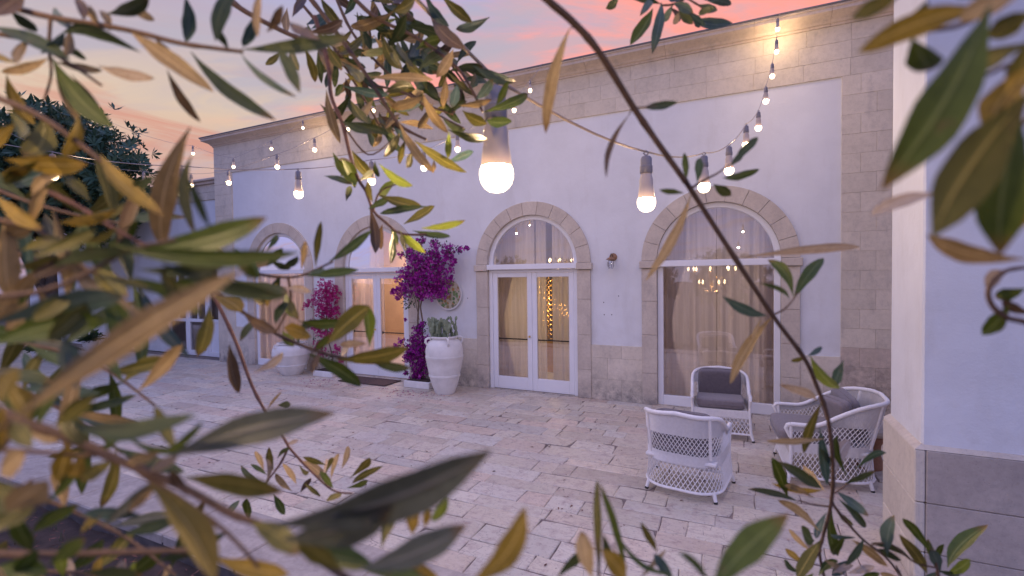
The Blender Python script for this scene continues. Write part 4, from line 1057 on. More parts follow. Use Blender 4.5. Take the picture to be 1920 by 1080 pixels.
# ================================================================== TREES
def make_tree(label, base, H, RX, RZ, seed, leaf, n_ros, size, group=None, clumps=None, crown_z=.62):
    r = random.Random(seed); t = thing('tree', label, 'tree', base, 0, group)
    cz = H*crown_z; tips = []
    for k in range(22):
        a = r.uniform(0, 2*pi); el = r.uniform(-.5, 1.4); rr = r.uniform(.45, .92)
        tips.append(Vector((cos(a)*cos(el)*RX*rr, sin(a)*cos(el)*RX*rr, cz + sin(el)*RZ*rr)))
    mb = MB(); mb.tube([(0,0,0),(.06*H*.2,0,cz*.25),(0,.05,cz*.55),(.05,0,cz*.9)], [H*.035,H*.028,H*.022,H*.012], 9); mb.build('trunk', M['bark'], t, smooth=True)
    for q in tips[:12]:
        s0 = Vector((0,0,cz*r.uniform(.35,.8))); mid = s0.lerp(q, .5)+Vector((r.uniform(-.2,.2), r.uniform(-.2,.2), .25))
        mb = MB(); mb.tube([s0, mid, q], [H*.014, H*.008, H*.003], 6); mb.build('limb', M['bark'], t, smooth=True)
    cl = [(q, r.uniform(.20, .34)*RX) for q in tips] + [(Vector((r.uniform(-.4,.4)*RX, r.uniform(-.4,.4)*RX, cz+r.uniform(-.4,.6)*RZ)), .4*RX) for _ in range(7)]
    mb = MB(); mb.uv = []
    per = n_ros//len(cl)
    for c, R in cl:
        for _ in range(per):
            d = Vector((r.gauss(0,1), r.gauss(0,1), r.gauss(0,1))).normalized(); p = c + d*R*r.random()**.35*(.85+.3*r.random())
            ax = (d + Vector((0,0,.5)) + Vector((r.gauss(0,.4), r.gauss(0,.4), r.gauss(0,.3)))).normalized(); a = ax.orthogonal().normalized(); b = ax.cross(a); ph = r.uniform(0,6)
            for k in range(7):
                an = ph + 2*pi*k/7; q = (a*cos(an)+b*sin(an))*.85 + ax*r.uniform(.2, .8); s = size*r.uniform(.7,1.2); w = q.cross(ax).normalized()*s*.17
                i = len(mb.v); mb.v += [tuple(p), tuple(p+q*s*.6+w), tuple(p+q*s), tuple(p+q*s*.6-w)]; mb.uv += [(.5,0),(1,.5),(.5,.8),(0,.5)]; mb.f.append((i,i+1,i+2,i+3))
    mb.build('crown', M[leaf], t); return t
g = onZ(95, 668)
make_tree('tall dark green tree with whorled leaves left of the low wing', (g.x, g.y, 0), 7.3, 3.0, 2.6, 5, 'dark_leaf', 3800, .25, crown_z=.60)
make_tree('low dark bushy tree at the far left edge under the taller one', (g.x-2.0, g.y-2.6, 0), 3.6, 1.9, 1.6, 9, 'dark_leaf', 1800, .22, crown_z=.58)
# olive grove behind the viewer (mirrored in the glass)
og = make_tree('olive tree in the grove behind the viewer, first of the row', (-9, -17, -.62), 3.4, 1.9, 1.1, 12, 'dark_leaf', 900, .22, 'olive trees behind the viewer')
for i, (x, y, s) in enumerate(((-5, -21, 1.0), (-1, -18.5, .9), (3.5, -20, 1.15), (-13.5, -20, 1.1), (8, -17, .95), (-18, -16, 1.0), (12.5, -21, 1.1), (-.5, -25, 1.2), (-8, -27, 1.3), (7, -28, 1.2))):
    c = copy_tree(og); c.location = (x, y, -.62); c.scale = (s, s, s); c.rotation_euler = (0, 0, i*1.3)
    c['label'] = 'olive tree in the grove behind the viewer, mirrored in the glass'
og['label'] = 'olive tree in the grove behind the viewer, mirrored in the glass'

# ================================================================== STRING LIGHTS
_g = {}
def bulb(par, hook, drop, s=1.0, tilt=(0, 0), main=False):
    """hook: point on the cord; globe centre hangs `drop` below"""
    k = 'b'
    if k not in _g:
        a = MB(); a.lathe([(.0135,.000),(.0256,.0015),(.0256,.004),(.0242,.018),(.0212,.038),(.021,.058),(.0165,.073),(.0160,.092),(.0150,.094)], 20, (0,0,.0)); _g['h'] = a.mesh('bulb_housing', M['housing'], True)
        a = MB(); a.lathe([(.005,-.0290),(.013,-.0270),(.0200,-.0220),(.0252,-.0145),(.0280,-.005),(.0284,.003),(.0275,.0095),(.0256,.0125)], 24, (0,0,0)); _g['g'] = a.mesh('globe', M['bulb'], True)
        a = MB(); a.lathe([(.018,.090),(.0195,.094),(.0195,.112),(.0175,.114),(.0175,.135),(.014,.142),(.006,.145)], 16, (0,0,0)); a.tube([(.0, 0, .145), (.008,0,.153), (.0,0,.161), (-.008,0,.153), (0,0,.145)], .0025, 6); _g['s'] = a.mesh('socket', M['socket'], True)
        _g[k] = 1
    o = bpy.data.objects.new('bulb', _g['g']); COL.objects.link(o); o.parent = par
    o.location = hook - Vector((0, 0, .158*s)); o.rotation_euler = (tilt[0], tilt[1], 0); o.scale = (s, s, s)
    if 'l' not in _g:
        _g['l'] = bpy.data.lights.new('bulb_light', 'POINT'); _g['l'].energy = 8.5; _g['l'].color = (1.0, .68, .38); _g['l'].shadow_soft_size = .022
    lo = bpy.data.objects.new('bulb_light', _g['l']); COL.objects.link(lo); lo.parent = o; lo.location = (0, 0, -.004)
    h = bpy.data.objects.new('housing', _g['h']); COL.objects.link(h); h.parent = o; h.location = (0, 0, .012)
    q = bpy.data.objects.new('socket', _g['s']); COL.objects.link(q); q.parent = o
def cordline(hooks, sag=.02, n=6):
    out = []
    for a, b in zip(hooks, hooks[1:]):
        for k in range(n):
            u = k/n; p = a.lerp(b, u); p = p - Vector((0,0,4*u*(1-u)*sag*(a-b).length)); out.append(p)
    out.append(hooks[-1]); return out
def string(label, pts, pre, post, cord='cord', r_=.0028, group='warm bulb strings across the patio', tilts=None):
    t = thing('string_lights', label, 'string lights', (0, 0, 0), 0, group)
    hooks = [p + Vector((0, 0, .158)) for p in pts]
    for i, h in enumerate(hooks): bulb(t, h, 0, 1.0, tilts[i] if tilts else (0, 0))
    mb = MB(); mb.tube(cordline(pre + hooks + post), r_, 6); mb.build('cord', M[cord], t, smooth=True)
    return t
# string A: from the cornice towards and past the viewer
A = [(1458,55),(1456,97),(1448,143),(1436,190),(1422,240),(1399,272),(1367,320),(1320,350),(1212,380),(931,328)]
nb = at(931, 328, .80); anc = onY(1462, 26, -.25); nrm = (anc-nb).cross(Vector((0,0,1)))
PA = []
for u, v in A:
    d = ray(u, v); PA.append(CAM_O + d*((nb-CAM_O).dot(nrm)/d.dot(nrm)))
PA[0] = at(1458, 55, 6.75)
PA[1] = at(1456, 97, 6.1)
PA.append(CAM_O - CAM_R*.42 + CAM_U*.30 - CAM_F*.05); PA.append(CAM_O - CAM_R*1.35 + CAM_U*.25 - CAM_F*.30)  # two unseen bulbs added beside the viewer to light the near leaves
e1 = at(600, 60, .95); e2 = at(-700, -700, 1.1)
string('string of warm bulbs running from the cornice corner right up to the viewer', PA, [anc], [CAM_O - CAM_R*2.2 + CAM_U*.9 - CAM_F*.5], 'cord_lit', .0030)
# string B: from the cornice over the middle door, sagging left to the tree
PB = [at(994,170,7.25), at(964,207,6.5), at(911,247,5.7), at(858,280,5.0), at(795,315,4.25), at(697,340,3.55), at(560,364,3.05), at(342,360,2.95), at(100,330,3.2)]
string('string of warm bulbs sagging from above the middle door toward the left foreground', PB, [onY(1017, 118, -.24)], [at(-160, 220, 3.8), at(-400, 60, 4.4)])
PC = [at(700,208,7.6), at(652,243,7.0), at(590,281,6.4), at(520,313,6.0), at(429,343,6.0), at(359,348,6.4), at(270,342,6.9)]
string('thin string of bulbs crossing the wall left of the olive spray', PC, [onY(760, 175, -.24)], [at(150, 300, 7.6), at(20, 250, 8.0)])
PD = [at(568,240,10.4), at(509,279,9.4), at(438,313,8.7), at(362,288,9.5)]
string('short far string of bulbs near the left end of the cornice', PD, [onY(600, 214, -.24)], [at(300, 262, 10.0), at(190, 220, 10.8)])
# string E: carries on over the viewer's head from the same row (outside the picture)
# ================================================================== FOREGROUND OLIVE BRANCHES
lr = random.Random(99)
def leaf(par, x0, y0, x1, y1, w, z, cls, bend=None, dz=None, roll=None):
    w *= .93
    z0 = z; z1 = z*(1 + (lr.uniform(-.09, .09) if dz is None else dz))
    A_ = at(x0, y0, z0); B_ = at(x1, y1, z1); ax = B_-A_; Ln = ax.length; ax = ax.normalized()
    vd = (A_-CAM_O).normalized(); side = ax.cross(vd).normalized(); nrm = side.cross(ax).normalized()
    rl = lr.uniform(-.75, .75) if roll is None else roll
    wid = w/F_PX*z/2; wid = min(wid/cos(rl), wid*1.5)
    sd = side*cos(rl) + nrm*sin(rl); nn = nrm*cos(rl) - side*sin(rl)
    Lpx = sqrt((x1-x0)**2+(y1-y0)**2)
    bd = (lr.uniform(-.07, .07)*Ln if bend is None else bend/F_PX*z)
    dc = lr.uniform(-.10, .10)*Ln; n = 12; vf = lr.uniform(.12, .42); tw = lr.uniform(-.5, .5); ed = lr.uniform(0, 6)
    asym = lr.uniform(.75, .95); tipx = lr.uniform(.52, .85)
    mb = MB(); mb.uv = []; rows = []
    for i in range(n+1):
        u = i/n; c = ax*(Ln*u) + side*(bd*4*u*(1-u)) + nrm*(dc*4*u*(1-u))
        k = max(0.0, sin(pi*u**(1.05+.25*asym))); k = k**(.85 if u < .56 else (.92 if w > 52 else tipx))
        k = max(.05 if u < .06 else .04, k); t_ = tw*(u-.5); s_ = sd*cos(t_) + nn*sin(t_); q_ = nn*cos(t_) - sd*sin(t_)
        row = []
        for e in (-1, -.5, 0, .5, 1):
            wv = 1 + .05*sin(u*17+ed+e*2)
            row.append(c + s_*(e*wid*k*wv) + q_*(-abs(e)*wid*k*vf*.9)); mb.uv.append((.5+e/2, u))
        rows.append(row)
    mb.grid(rows)
    o = mb.build('leaf', LEAFM[cls], par, smooth='all', loc=A_ - par.location)
    return o
def twig(par, pts, wpx, z, mat='twig', zs=None):
    n = len(pts); P = [at(u, v, zs[i] if zs else z) for i, (u, v) in enumerate(pts)]
    # smooth
    out = []
    for i in range(n-1):
        p0 = P[max(0,i-1)]; p1 = P[i]; p2 = P[i+1]; p3 = P[min(n-1,i+2)]
        for k in range(5):
            t = k/5; out.append(.5*((2*p1) + (p2-p0)*t + (2*p0-5*p1+4*p2-p3)*t*t + (3*p1-p0-3*p2+p3)*t**3))
    out.append(P[-1]); m = len(out)
    R = [wpx/2/F_PX*z*(1-.45*i/(m-1))*(1+.10*noise.noise(Vector((i*.9, wpx, 0))) + (.18 if i % 9 == 4 else 0)) for i in range(m)]
    mb = MB(); org = par.location; mb.tube([p-org for p in out], R, 8); return mb.build('twig', M[mat], par, smooth=True)
def branch(label, u, v, z):
    p = at(u, v, z); return thing('olive_branch', label, 'olive branch', p, 0, 'olive branches reaching in close to the viewer')

# ---- 1: top left spray
b = branch('olive branch crossing the sky in the upper left corner', -40, 10, .30); Z = .30
twig(b, [(-40,0),(33,17),(100,33),(233,55),(333,80),(400,90),(455,97)], 13, Z)
twig(b, [(-40,60),(30,70),(90,95),(140,125),(190,160)], 9, Z)
twig(b, [(95,30),(92,90),(96,140),(82,190)], 7, Z, 'twig')
for L_ in [(450,97,556,182,14,'b',-10),(358,97,517,226,28,'d',-14),(245,60,401,173,32,'t',0),(313,130,376,229,19,'r',-6),(452,92,658,68,28,'d',-8),
 (346,-10,349,80,26,'b'),(445,-20,404,77,28,'d'),(492,-20,484,70,15,'t'),(482,20,455,87,22,'b'),(512,82,563,174,24,'d',6),(116,63,264,98,24,'d',18),(183,123,290,147,22,'p',-4),
 (98,108,212,238,38,'g',-12),(100,115,192,133,16,'t'),(133,140,187,232,17,'o'),(103,128,148,232,15,'t'),(92,108,2,135,19,'t',6),(12,140,65,235,24,'a',-8),(-10,90,32,118,14,'a'),
 (-20,50,132,112,26,'d'),(195,25,280,-10,24,'d'),(240,8,290,38,18,'t'),(50,-15,-10,30,34,'r'),(138,-10,157,38,18,'r'),(168,10,186,44,15,'t'),(104,75,162,112,14,'d'),(60,70,30,120,16,'t'),(75,100,120,60,16,'b'),
 (20,20,70,60,22,'d'),(130,52,120,105,16,'t'),(205,60,190,20,16,'t'),(290,70,330,125,18,'r'),(150,60,100,15,18,'b'),(0,0,40,-30,30,'d'),(430,95,400,50,15,'d'),(540,40,600,75,20,'r'),(500,60,530,10,18,'r')]:
    x0,y0,x1,y1,w,c = L_[:6]; leaf(b, x0,y0,x1,y1,w,Z,c,L_[6] if len(L_)>6 else None)
# ---- 2: left middle, twig with leaves coloured as lit gold by lamps
b = branch('olive branch with gold-lit leaves slanting down from the left edge above the dark tree', -40, 170, .26); Z = .26
twig(b, [(-40,165),(0,185),(70,215),(130,255),(200,310),(245,350),(300,400)], 13, Z)
twig(b, [(-40,395),(0,413),(67,430),(113,463),(167,507),(215,520)], 11, Z, 'twig')
twig(b, [(93,360),(147,387),(217,430),(283,463),(347,470)], 9, Z, 'twig_red')
for L_ in [(82,215,44,292,44,'o',14),(147,213,118,295,24,'a'),(8,298,165,307,38,'a',-6),(188,288,307,406,30,'a',-10),(357,238,303,463,44,'t',-16),(361,290,366,440,20,'o',-16),
 (110,417,219,393,22,'a'),(150,452,219,427,16,'o'),(217,462,257,358,24,'r'),(-8,365,82,428,26,'a',-6),(97,390,127,562,23,'t',4),(14,395,20,565,38,'t'),(0,440,60,430,26,'t'),(40,470,120,455,26,'o'),
 (75,300,10,345,24,'o'),(120,330,60,370,22,'t'),(170,380,130,330,22,'o'),(60,425,90,350,20,'t'),(0,330,50,310,20,'a'),(200,410,240,380,20,'o'),(150,480,60,520,26,'r'),(90,500,30,560,26,'t'),(215,430,260,470,18,'b'),
 (240,375,290,330,20,'d'),(30,230,-10,270,30,'a'),(10,200,40,260,20,'o'),(260,410,200,470,24,'g'),(30,500,110,480,26,'o'),(120,480,180,560,24,'t'),(170,500,240,560,22,'o'),(70,540,130,600,22,'t'),(50,560,10,620,26,'t')]:
    x0,y0,x1,y1,w,c = L_[:6]; leaf(b, x0,y0,x1,y1,w,Z,c,L_[6] if len(L_)>6 else None)
# ---- 3: large near leaves, left centre
b = branch('olive branch with long green leaves pointing right at mid left, very near', -60, 520, .20); Z = .20
twig(b, [(-60,560),(60,550),(150,520),(240,470),(330,450)], 12, Z)
for L_ in [(225,475,500,408,52,'g',-16),(200,455,566,472,34,'g',-20),(300,492,540,556,34,'d',-10),(170,512,402,548,25,'o',-10),(138,515,290,610,32,'t',-8),
 (-30,610,230,555,48,'b',8),(-30,650,200,600,54,'g',10),(195,545,238,655,42,'g'),(120,630,142,730,38,'b'),(260,505,420,500,30,'d',-6),(250,520,380,590,30,'g'),(100,500,250,470,30,'d'),(60,480,180,430,24,'o'),
 (440,463,485,522,24,'g'),(395,430,350,330,16,'d'),(150,540,60,600,30,'o'),(20,520,-20,600,36,'t'),(180,560,90,640,40,'o'),(300,500,330,560,24,'o')]:
    x0,y0,x1,y1,w,c = L_[:6]; leaf(b, x0,y0,x1,y1,w,Z,c,L_[6] if len(L_)>6 else None)
b = branch('single huge tan olive leaf with its twig slanting across the lower left, nearest of all', -60, 830, .135)
twig(b, [(-60,840),(-20,815),(20,790)], 10, .135)
leaf(b, 20, 790, 460, 503, 60, .135, 't', 10, .05, .3)
leaf(b, -10, 800, -60, 600, 60, .135, 'a', 10, .05, .3); leaf(b, 0, 760, 30, 690, 40, .135, 'a', 6, .05, .3)
# ---- 4: spray in front of the squat jar
b = branch('olive spray hanging in front of the squat jar and magenta flowers', 400, 540, .42); Z = .42
twig(b, [(400,545),(440,575),(452,583),(520,627),(600,660),(650,672),(700,680)], 9, Z, 'twig')
twig(b, [(400,460),(440,490),(483,513),(540,520),(575,513),(625,490)], 7, Z, 'twig')
twig(b, [(540,520),(545,560),(530,600),(515,625)], 5, Z)
for L_ in [(400,555,453,585,28,'a'),(393,573,371,668,27,'o'),(430,645,448,737,22,'r'),(592,500,602,415,14,'o'),(617,490,696,432,20,'g',-4),(560,602,643,602,22,'g',-5),(578,663,677,724,28,'g',4),
 (452,583,518,622,22,'r',-4),(533,615,584,632,27,'a'),(475,698,531,662,18,'p'),(440,525,540,548,34,'d',-8),(466,543,494,572,22,'a'),(440,465,484,522,22,'g'),(537,545,547,595,18,'y'),(517,608,538,565,18,'d'),
 (565,507,573,452,12,'t'),(540,540,584,548,16,'p'),(507,487,545,504,14,'d'),(460,502,509,484,26,'t'),(575,517,672,506,20,'g',-3),(612,647,694,574,38,'o',4),(693,650,686,572,22,'y'),(627,674,765,652,30,'o',-6),(690,673,770,690,18,'d',-5),
 (690,645,638,648,16,'p'),(500,470,520,440,12,'g'),(575,513,610,505,10,'b'),(520,530,500,575,16,'a'),(545,560,560,600,14,'o'),(555,625,600,600,16,'d'),(590,655,620,625,14,'g'),(480,600,450,640,14,'d'),(530,620,550,650,18,'y'),
 (500,500,530,465,18,'d'),(520,505,560,480,14,'d'),(525,515,510,550,16,'d'),(600,660,585,700,14,'r'),(640,670,660,640,12,'p')]:
    x0,y0,x1,y1,w,c = L_[:6]; leaf(b, x0,y0,x1,y1,w,Z*lr.uniform(.93,1.06),c,L_[6] if len(L_)>6 else None)
# ---- 5: thin red twig down to the small sprays over the paving
b = branch('thin reddish olive twig hanging from mid left down to small sprays over the paving', 347, 470, .62); Z = .62
twig(b, [(347,470),(367,493),(410,573),(443,643),(472,722),(500,775),(533,823),(541,838)], 8, Z, 'twig_red')
twig(b, [(541,838),(525,870),(497,907)], 5, Z, 'twig_red'); twig(b, [(541,838),(573,873),(622,918),(660,925)], 5, Z, 'twig_red')
for L_ in [(500,770,528,735,5,'t'),(520,760,545,758,12,'d'),(497,905,452,872,10,'d',6),(495,882,479,846,11,'t'),(513,882,504,838,13,'o'),(556,908,530,868,12,'t'),(548,921,516,888,12,'t'),(563,924,584,896,11,'r'),(622,920,568,864,17,'t'),
 (612,872,568,857,11,'o'),(417,964,449,938,13,'b'),(467,977,463,935,15,'g'),(513,927,534,965,15,'g'),(640,880,652,836,12,'t'),(655,897,693,858,15,'o'),(660,907,718,874,13,'o'),(620,900,635,850,10,'t'),(610,890,625,858,9,'o'),(500,890,470,870,9,'g'),
 (520,860,545,840,8,'d'),(535,835,560,825,8,'p'),(560,870,580,885,8,'o'),(625,915,600,885,12,'y'),(640,925,612,940,12,'o'),(505,900,485,930,10,'o'),(570,905,600,930,9,'o'),(650,915,690,900,11,'g'),(498,905,500,860,9,'p'),(600,900,612,860,10,'p')]:
    x0,y0,x1,y1,w,c = L_[:6]; leaf(b, x0,y0,x1,y1,w,Z,c,L_[6] if len(L_)>6 else None)
# ---- 6: dense spray, top centre
b = branch('dense olive spray hanging top centre beside the big lit bulb', 500, -40, .66); Z = .66
twig(b, [(400,-30),(450,15),(527,57),(600,90),(640,130)], 11, Z)
twig(b, [(560,-30),(600,20),(640,73),(673,120),(700,160),(733,213),(757,240),(800,262)], 9, Z, 'twig')
twig(b, [(590,30),(615,120),(621,180),(642,232),(658,297),(673,338),(687,360),(700,395),(723,417),(752,438),(800,440)], 8, Z, 'twig_red')
twig(b, [(640,-30),(700,30),(780,70),(850,120),(880,160),(905,210)], 8, Z); twig(b, [(700,160),(760,175),(820,215),(870,240)], 5, Z); twig(b, [(790,-20),(830,40),(860,80)], 6, Z)
twig(b, [(642,232),(690,290),(735,262)], 4, Z); twig(b, [(700,395),(712,360),(745,345)], 4, Z)
C6 = [(693,145,812,150,18,'t'),(792,173,841,250,19,'t'),(748,230,814,324,19,'t'),(777,263,875,323,19,'o',-4),(840,243,914,261,19,'d'),(842,248,840,297,14,'y'),(840,303,888,284,15,'b'),(907,210,990,176,21,'g',-4),
 (912,225,960,228,21,'g'),(867,207,913,232,23,'o'),(860,197,922,186,14,'t'),(930,197,954,152,15,'g'),(890,187,924,149,19,'b'),(887,123,967,152,21,'b',-5),(850,92,818,145,22,'t'),(783,133,842,99,23,'d'),(763,50,842,74,21,'d'),
 (737,23,658,51,23,'t',4),(717,63,752,130,21,'o',-6),(733,22,779,-4,21,'o'),(797,-8,842,49,19,'b'),(827,-8,885,42,21,'o'),(918,32,855,55,20,'b'),(807,30,872,92,27,'r'),(730,82,762,28,21,'d'),(780,92,830,72,19,'g'),(640,115,674,155,19,'o'),
 (640,160,729,178,17,'b',-3),(647,228,730,251,17,'d'),(657,187,691,232,19,'o'),(797,178,735,201,21,'t'),(775,162,722,174,19,'o'),(700,187,682,222,15,'t'),(812,193,784,241,15,'t'),(857,158,846,202,19,'b'),(760,262,749,308,13,'o'),
 (750,250,719,294,17,'o'),(774,282,762,314,14,'o'),(813,300,811,324,9,'t'),(640,298,666,352,23,'y'),(660,282,698,332,23,'o',-4),(710,306,774,348,17,'y',-5),(747,332,711,367,19,'g'),(703,302,710,332,11,'g'),(877,168,891,138,17,'g'),
 (545,85,561,132,16,'o'),(570,88,591,154,17,'o'),(590,85,622,142,19,'t'),(612,82,642,128,19,'o'),(524,98,498,122,13,'o'),(548,32,574,-4,16,'r'),(575,60,643,38,19,'r'),(600,-6,642,52,18,'o'),(560,90,575,50,16,'d'),
 (612,168,638,269,19,'t',-5),(600,195,618,224,12,'d'),(628,180,643,158,13,'g'),(640,226,702,250,15,'d'),(624,286,667,348,21,'y',-3),(625,307,658,302,11,'p'),(607,330,660,346,11,'d'),(649,377,659,350,13,'d'),
 (710,366,792,388,23,'o',-4),(802,387,712,401,15,'d'),(693,386,704,475,20,'r',4),(717,420,714,468,15,'r'),(737,432,733,495,13,'g'),(790,428,872,413,15,'y',-3),(773,432,844,444,13,'g',-3),(747,432,797,474,18,'y'),(757,420,815,386,17,'o'),
 (732,425,745,460,10,'y'),(700,380,690,340,12,'o'),(673,338,700,320,13,'d'),(658,297,640,330,14,'o'),(752,436,760,470,10,'o'),(690,392,730,372,14,'g')]
for L_ in C6:
    x0,y0,x1,y1,w,c = L_[:6]; leaf(b, x0,y0,x1,y1,w,Z*lr.uniform(.9,1.08),c,L_[6] if len(L_)>6 else None)
b2_ = branch('inner leaves of a second olive spray crowding behind the dense top one', 620, -30, .80); rr = random.Random(4)
twig(b2_, [(620,-30),(660,60),(720,130),(790,190),(850,215)], 6, .8); twig(b2_, [(700,-30),(760,20),(830,100),(880,170)], 6, .8); twig(b2_, [(540,-20),(600,50),(680,180),(720,250)], 6, .8)
axes = [((540,-10),(720,250)), ((620,-20),(850,215)), ((700,-20),(880,170)), ((640,20),(800,120)), ((590,60),(760,230))]
for i in range(150):
    (xa,ya),(xb,yb) = rr.choice(axes); u = rr.random()**.8; x = xa+(xb-xa)*u + rr.uniform(-18,18); y = ya+(yb-ya)*u + rr.uniform(-14,14)
    a = rr.gauss(.9, .9); l = rr.uniform(38, 72); leaf(b2_, x, y, x+cos(a)*l, y+sin(a)*l, rr.uniform(11,17), rr.uniform(.7,.9), rr.choice('ddobtgrotd'))
# ---- 7: long bare stem
b = branch('long bare brown olive stem descending from the top centre to the lower right', 1010, -30, .40); Z = .40
ST = [(1005,-30),(1027,0),(1073,40),(1123,97),(1187,200),(1235,270),(1280,333),(1297,358),(1380,487),(1450,593),(1507,670),(1530,720),(1553,787),(1562,880),(1558,947),(1543,1007),(1537,1040),(1550,1100)]
twig(b, ST, 13, .40, 'twig', [.34,.34,.35,.36,.38,.39,.40,.41,.43,.45,.47,.49,.5,.52,.54,.56,.57,.58])
mb = MB()
twig(b, [(1187,202),(1215,200),(1232,198)], 3, .38); twig(b, [(1185,200),(1180,215)], 3, .38); twig(b, [(1075,42),(1072,55)], 3, .35)
twig(b, [(1450,590),(1470,580),(1487,562),(1495,548)], 4, .45, 'twig'); twig(b, [(1297,352),(1325,335),(1345,325),(1368,308)], 5, .42)
for L_ in [(1070,50,1023,250,25,'t',-10,.35),(1182,212,1137,334,12,'r',-14,.37),(1207,201,1270,191,17,'d',-3,.38),(1390,483,1612,463,18,'p',5,.43),(1295,366,1210,527,20,'t',8,.41),(1487,555,1440,487,22,'g',-12,.45),
 (1487,562,1544,484,25,'g',4,.45),(1480,563,1426,531,9,'g',-8,.45),(1440,592,1355,556,20,'b',6,.44),(1448,594,1369,720,22,'t',-8,.45),(1428,597,1407,636,7,'t',0,.45),(1520,668,1572,729,24,'y',-6,.48),(1582,676,1565,720,19,'b',0,.49),
 (1513,668,1542,651,11,'b',0,.48),(1511,671,1483,677,9,'o',0,.48),(1530,750,1462,721,17,'p',-5,.49),(1541,755,1507,850,18,'o',-4,.49),(1547,822,1436,827,13,'t',3,.5),(1537,803,1551,909,20,'b',0,.5),
 (1370,310,1421,257,17,'d',0,.42),(1355,333,1424,318,17,'g',-3,.42),(1307,343,1312,296,17,'g',0,.42),(1287,338,1283,286,13,'g',0,.42),(1337,345,1371,367,20,'d',0,.42),(1283,362,1236,356,11,'g',0,.41),(1368,312,1395,285,14,'d',0,.42)]:
    x0,y0,x1,y1,w,c,bd,z = L_; leaf(b, x0,y0,x1,y1,w,z,c,bd)
# ---- 8: sprays at the foot of the stem
b = branch('leafy olive spray low on the right in front of the wide wicker armchair', 1560, 900, .56); Z = .56
twig(b, [(1560,930),(1563,947),(1613,1007),(1663,1047),(1700,1095)], 6, Z, 'twig'); twig(b, [(1555,950),(1520,945),(1497,938)], 4, Z); twig(b, [(1540,1030),(1520,1060),(1500,1090)], 4, Z); twig(b, [(1565,925),(1600,900),(1620,890)], 3, Z)
for L_ in [(1477,932,1447,858,23,'g'),(1540,915,1460,866,21,'d'),(1548,922,1506,872,15,'t'),(1567,888,1594,826,22,'p'),(1590,895,1570,816,13,'g'),(1580,908,1642,882,11,'d'),(1603,881,1662,849,13,'g'),(1567,920,1629,968,18,'b'),(1570,933,1624,988,15,'d'),
 (1497,941,1402,917,12,'d',-4),(1543,918,1446,906,12,'a'),(1537,998,1459,938,17,'t',-8),(1527,934,1472,909,13,'t'),(1527,1014,1502,986,21,'g'),(1521,1034,1479,992,11,'t'),(1560,958,1571,1042,18,'g',-8),(1563,1041,1584,1008,15,'g'),
 (1540,1012,1495,1085,25,'o'),(1508,1058,1472,1029,13,'a'),(1597,1012,1665,1062,17,'t'),(1557,1002,1604,1008,9,'b'),(1550,960,1530,1010,13,'b'),(1545,1050,1580,1075,14,'t'),(1620,1010,1585,1060,13,'d'),(1640,1030,1690,1050,14,'d'),(1540,1040,1510,1020,13,'p'),
 (1570,960,1600,985,11,'o'),(1560,1075,1600,1060,12,'p'),(1535,1080,1570,1050,15,'g'),(1600,1050,1560,1080,18,'b'),(1590,1075,1640,1062,14,'p'),(1610,1085,1650,1075,14,'g'),(1555,870,1535,840,10,'d'),(1500,1075,1470,1050,12,'g'),(1525,1075,1490,1095,12,'y')]:
    x0,y0,x1,y1,w,c = L_[:6]; leaf(b, x0,y0,x1,y1,w,Z*lr.uniform(.95,1.06),c,L_[6] if len(L_)>6 else None)
b = branch('small olive spray at the bottom right in front of the tufa plinth', 1760, 1095, .55); Z = .55
twig(b, [(1762,1100),(1757,1065),(1750,1040)], 6, Z); twig(b, [(1757,1065),(1713,1053),(1670,1020),(1633,1022)], 4, Z); twig(b, [(1700,1110),(1690,1080),(1680,1060)], 4, Z)
for L_ in [(1748,1042,1692,972,17,'g',-4),(1738,1076,1686,1002,20,'o',-4),(1777,1064,1852,984,27,'g',8),(1773,1077,1819,1049,17,'y'),(1763,1074,1746,1028,19,'b'),(1713,1054,1632,1018,12,'d',-10),(1664,1042,1677,966,23,'b',4),(1757,1062,1740,1010,13,'d'),
 (1755,1068,1800,1075,14,'d'),(1760,1070,1730,1100,16,'b'),(1690,1085,1650,1075,13,'t'),(1690,1080,1720,1100,14,'d'),(1755,1065,1770,1020,10,'g')]:
    x0,y0,x1,y1,w,c = L_[:6]; leaf(b, x0,y0,x1,y1,w,Z*lr.uniform(.95,1.06),c,L_[6] if len(L_)>6 else None)
# ---- 9: top, small dark spray
b = branch('small dark olive spray dipping in at the top edge over the cornice', 1290, -30, .62); Z = .62
twig(b, [(1300,-40),(1285,-5),(1262,8),(1240,10)], 6, Z); twig(b, [(1285,-5),(1310,10),(1330,25)], 4, Z)
for L_ in [(1160,-6,1136,16,17,'d'),(1224,16,1182,85,24,'g',4),(1240,4,1223,101,20,'b',3),(1298,34,1374,44,21,'b',-6),(1320,0,1371,9,15,'b'),(1262,8,1243,40,14,'b'),(1270,10,1300,45,16,'d'),(1262,6,1300,24,18,'b'),(1285,0,1255,-10,16,'b'),(1290,20,1322,48,14,'b'),
 (1240,8,1185,-4,14,'d'),(1310,8,1345,20,15,'d'),(1300,30,1312,52,10,'b'),(1275,20,1262,45,12,'t'),(1256,14,1275,40,12,'r'),(1330,5,1368,-8,14,'b'),(1310,30,1340,14,13,'d'),(1225,0,1200,30,14,'b')]:
    x0,y0,x1,y1,w,c = L_[:6]; leaf(b, x0,y0,x1,y1,w,Z*lr.uniform(.95,1.06),c,L_[6] if len(L_)>6 else None)
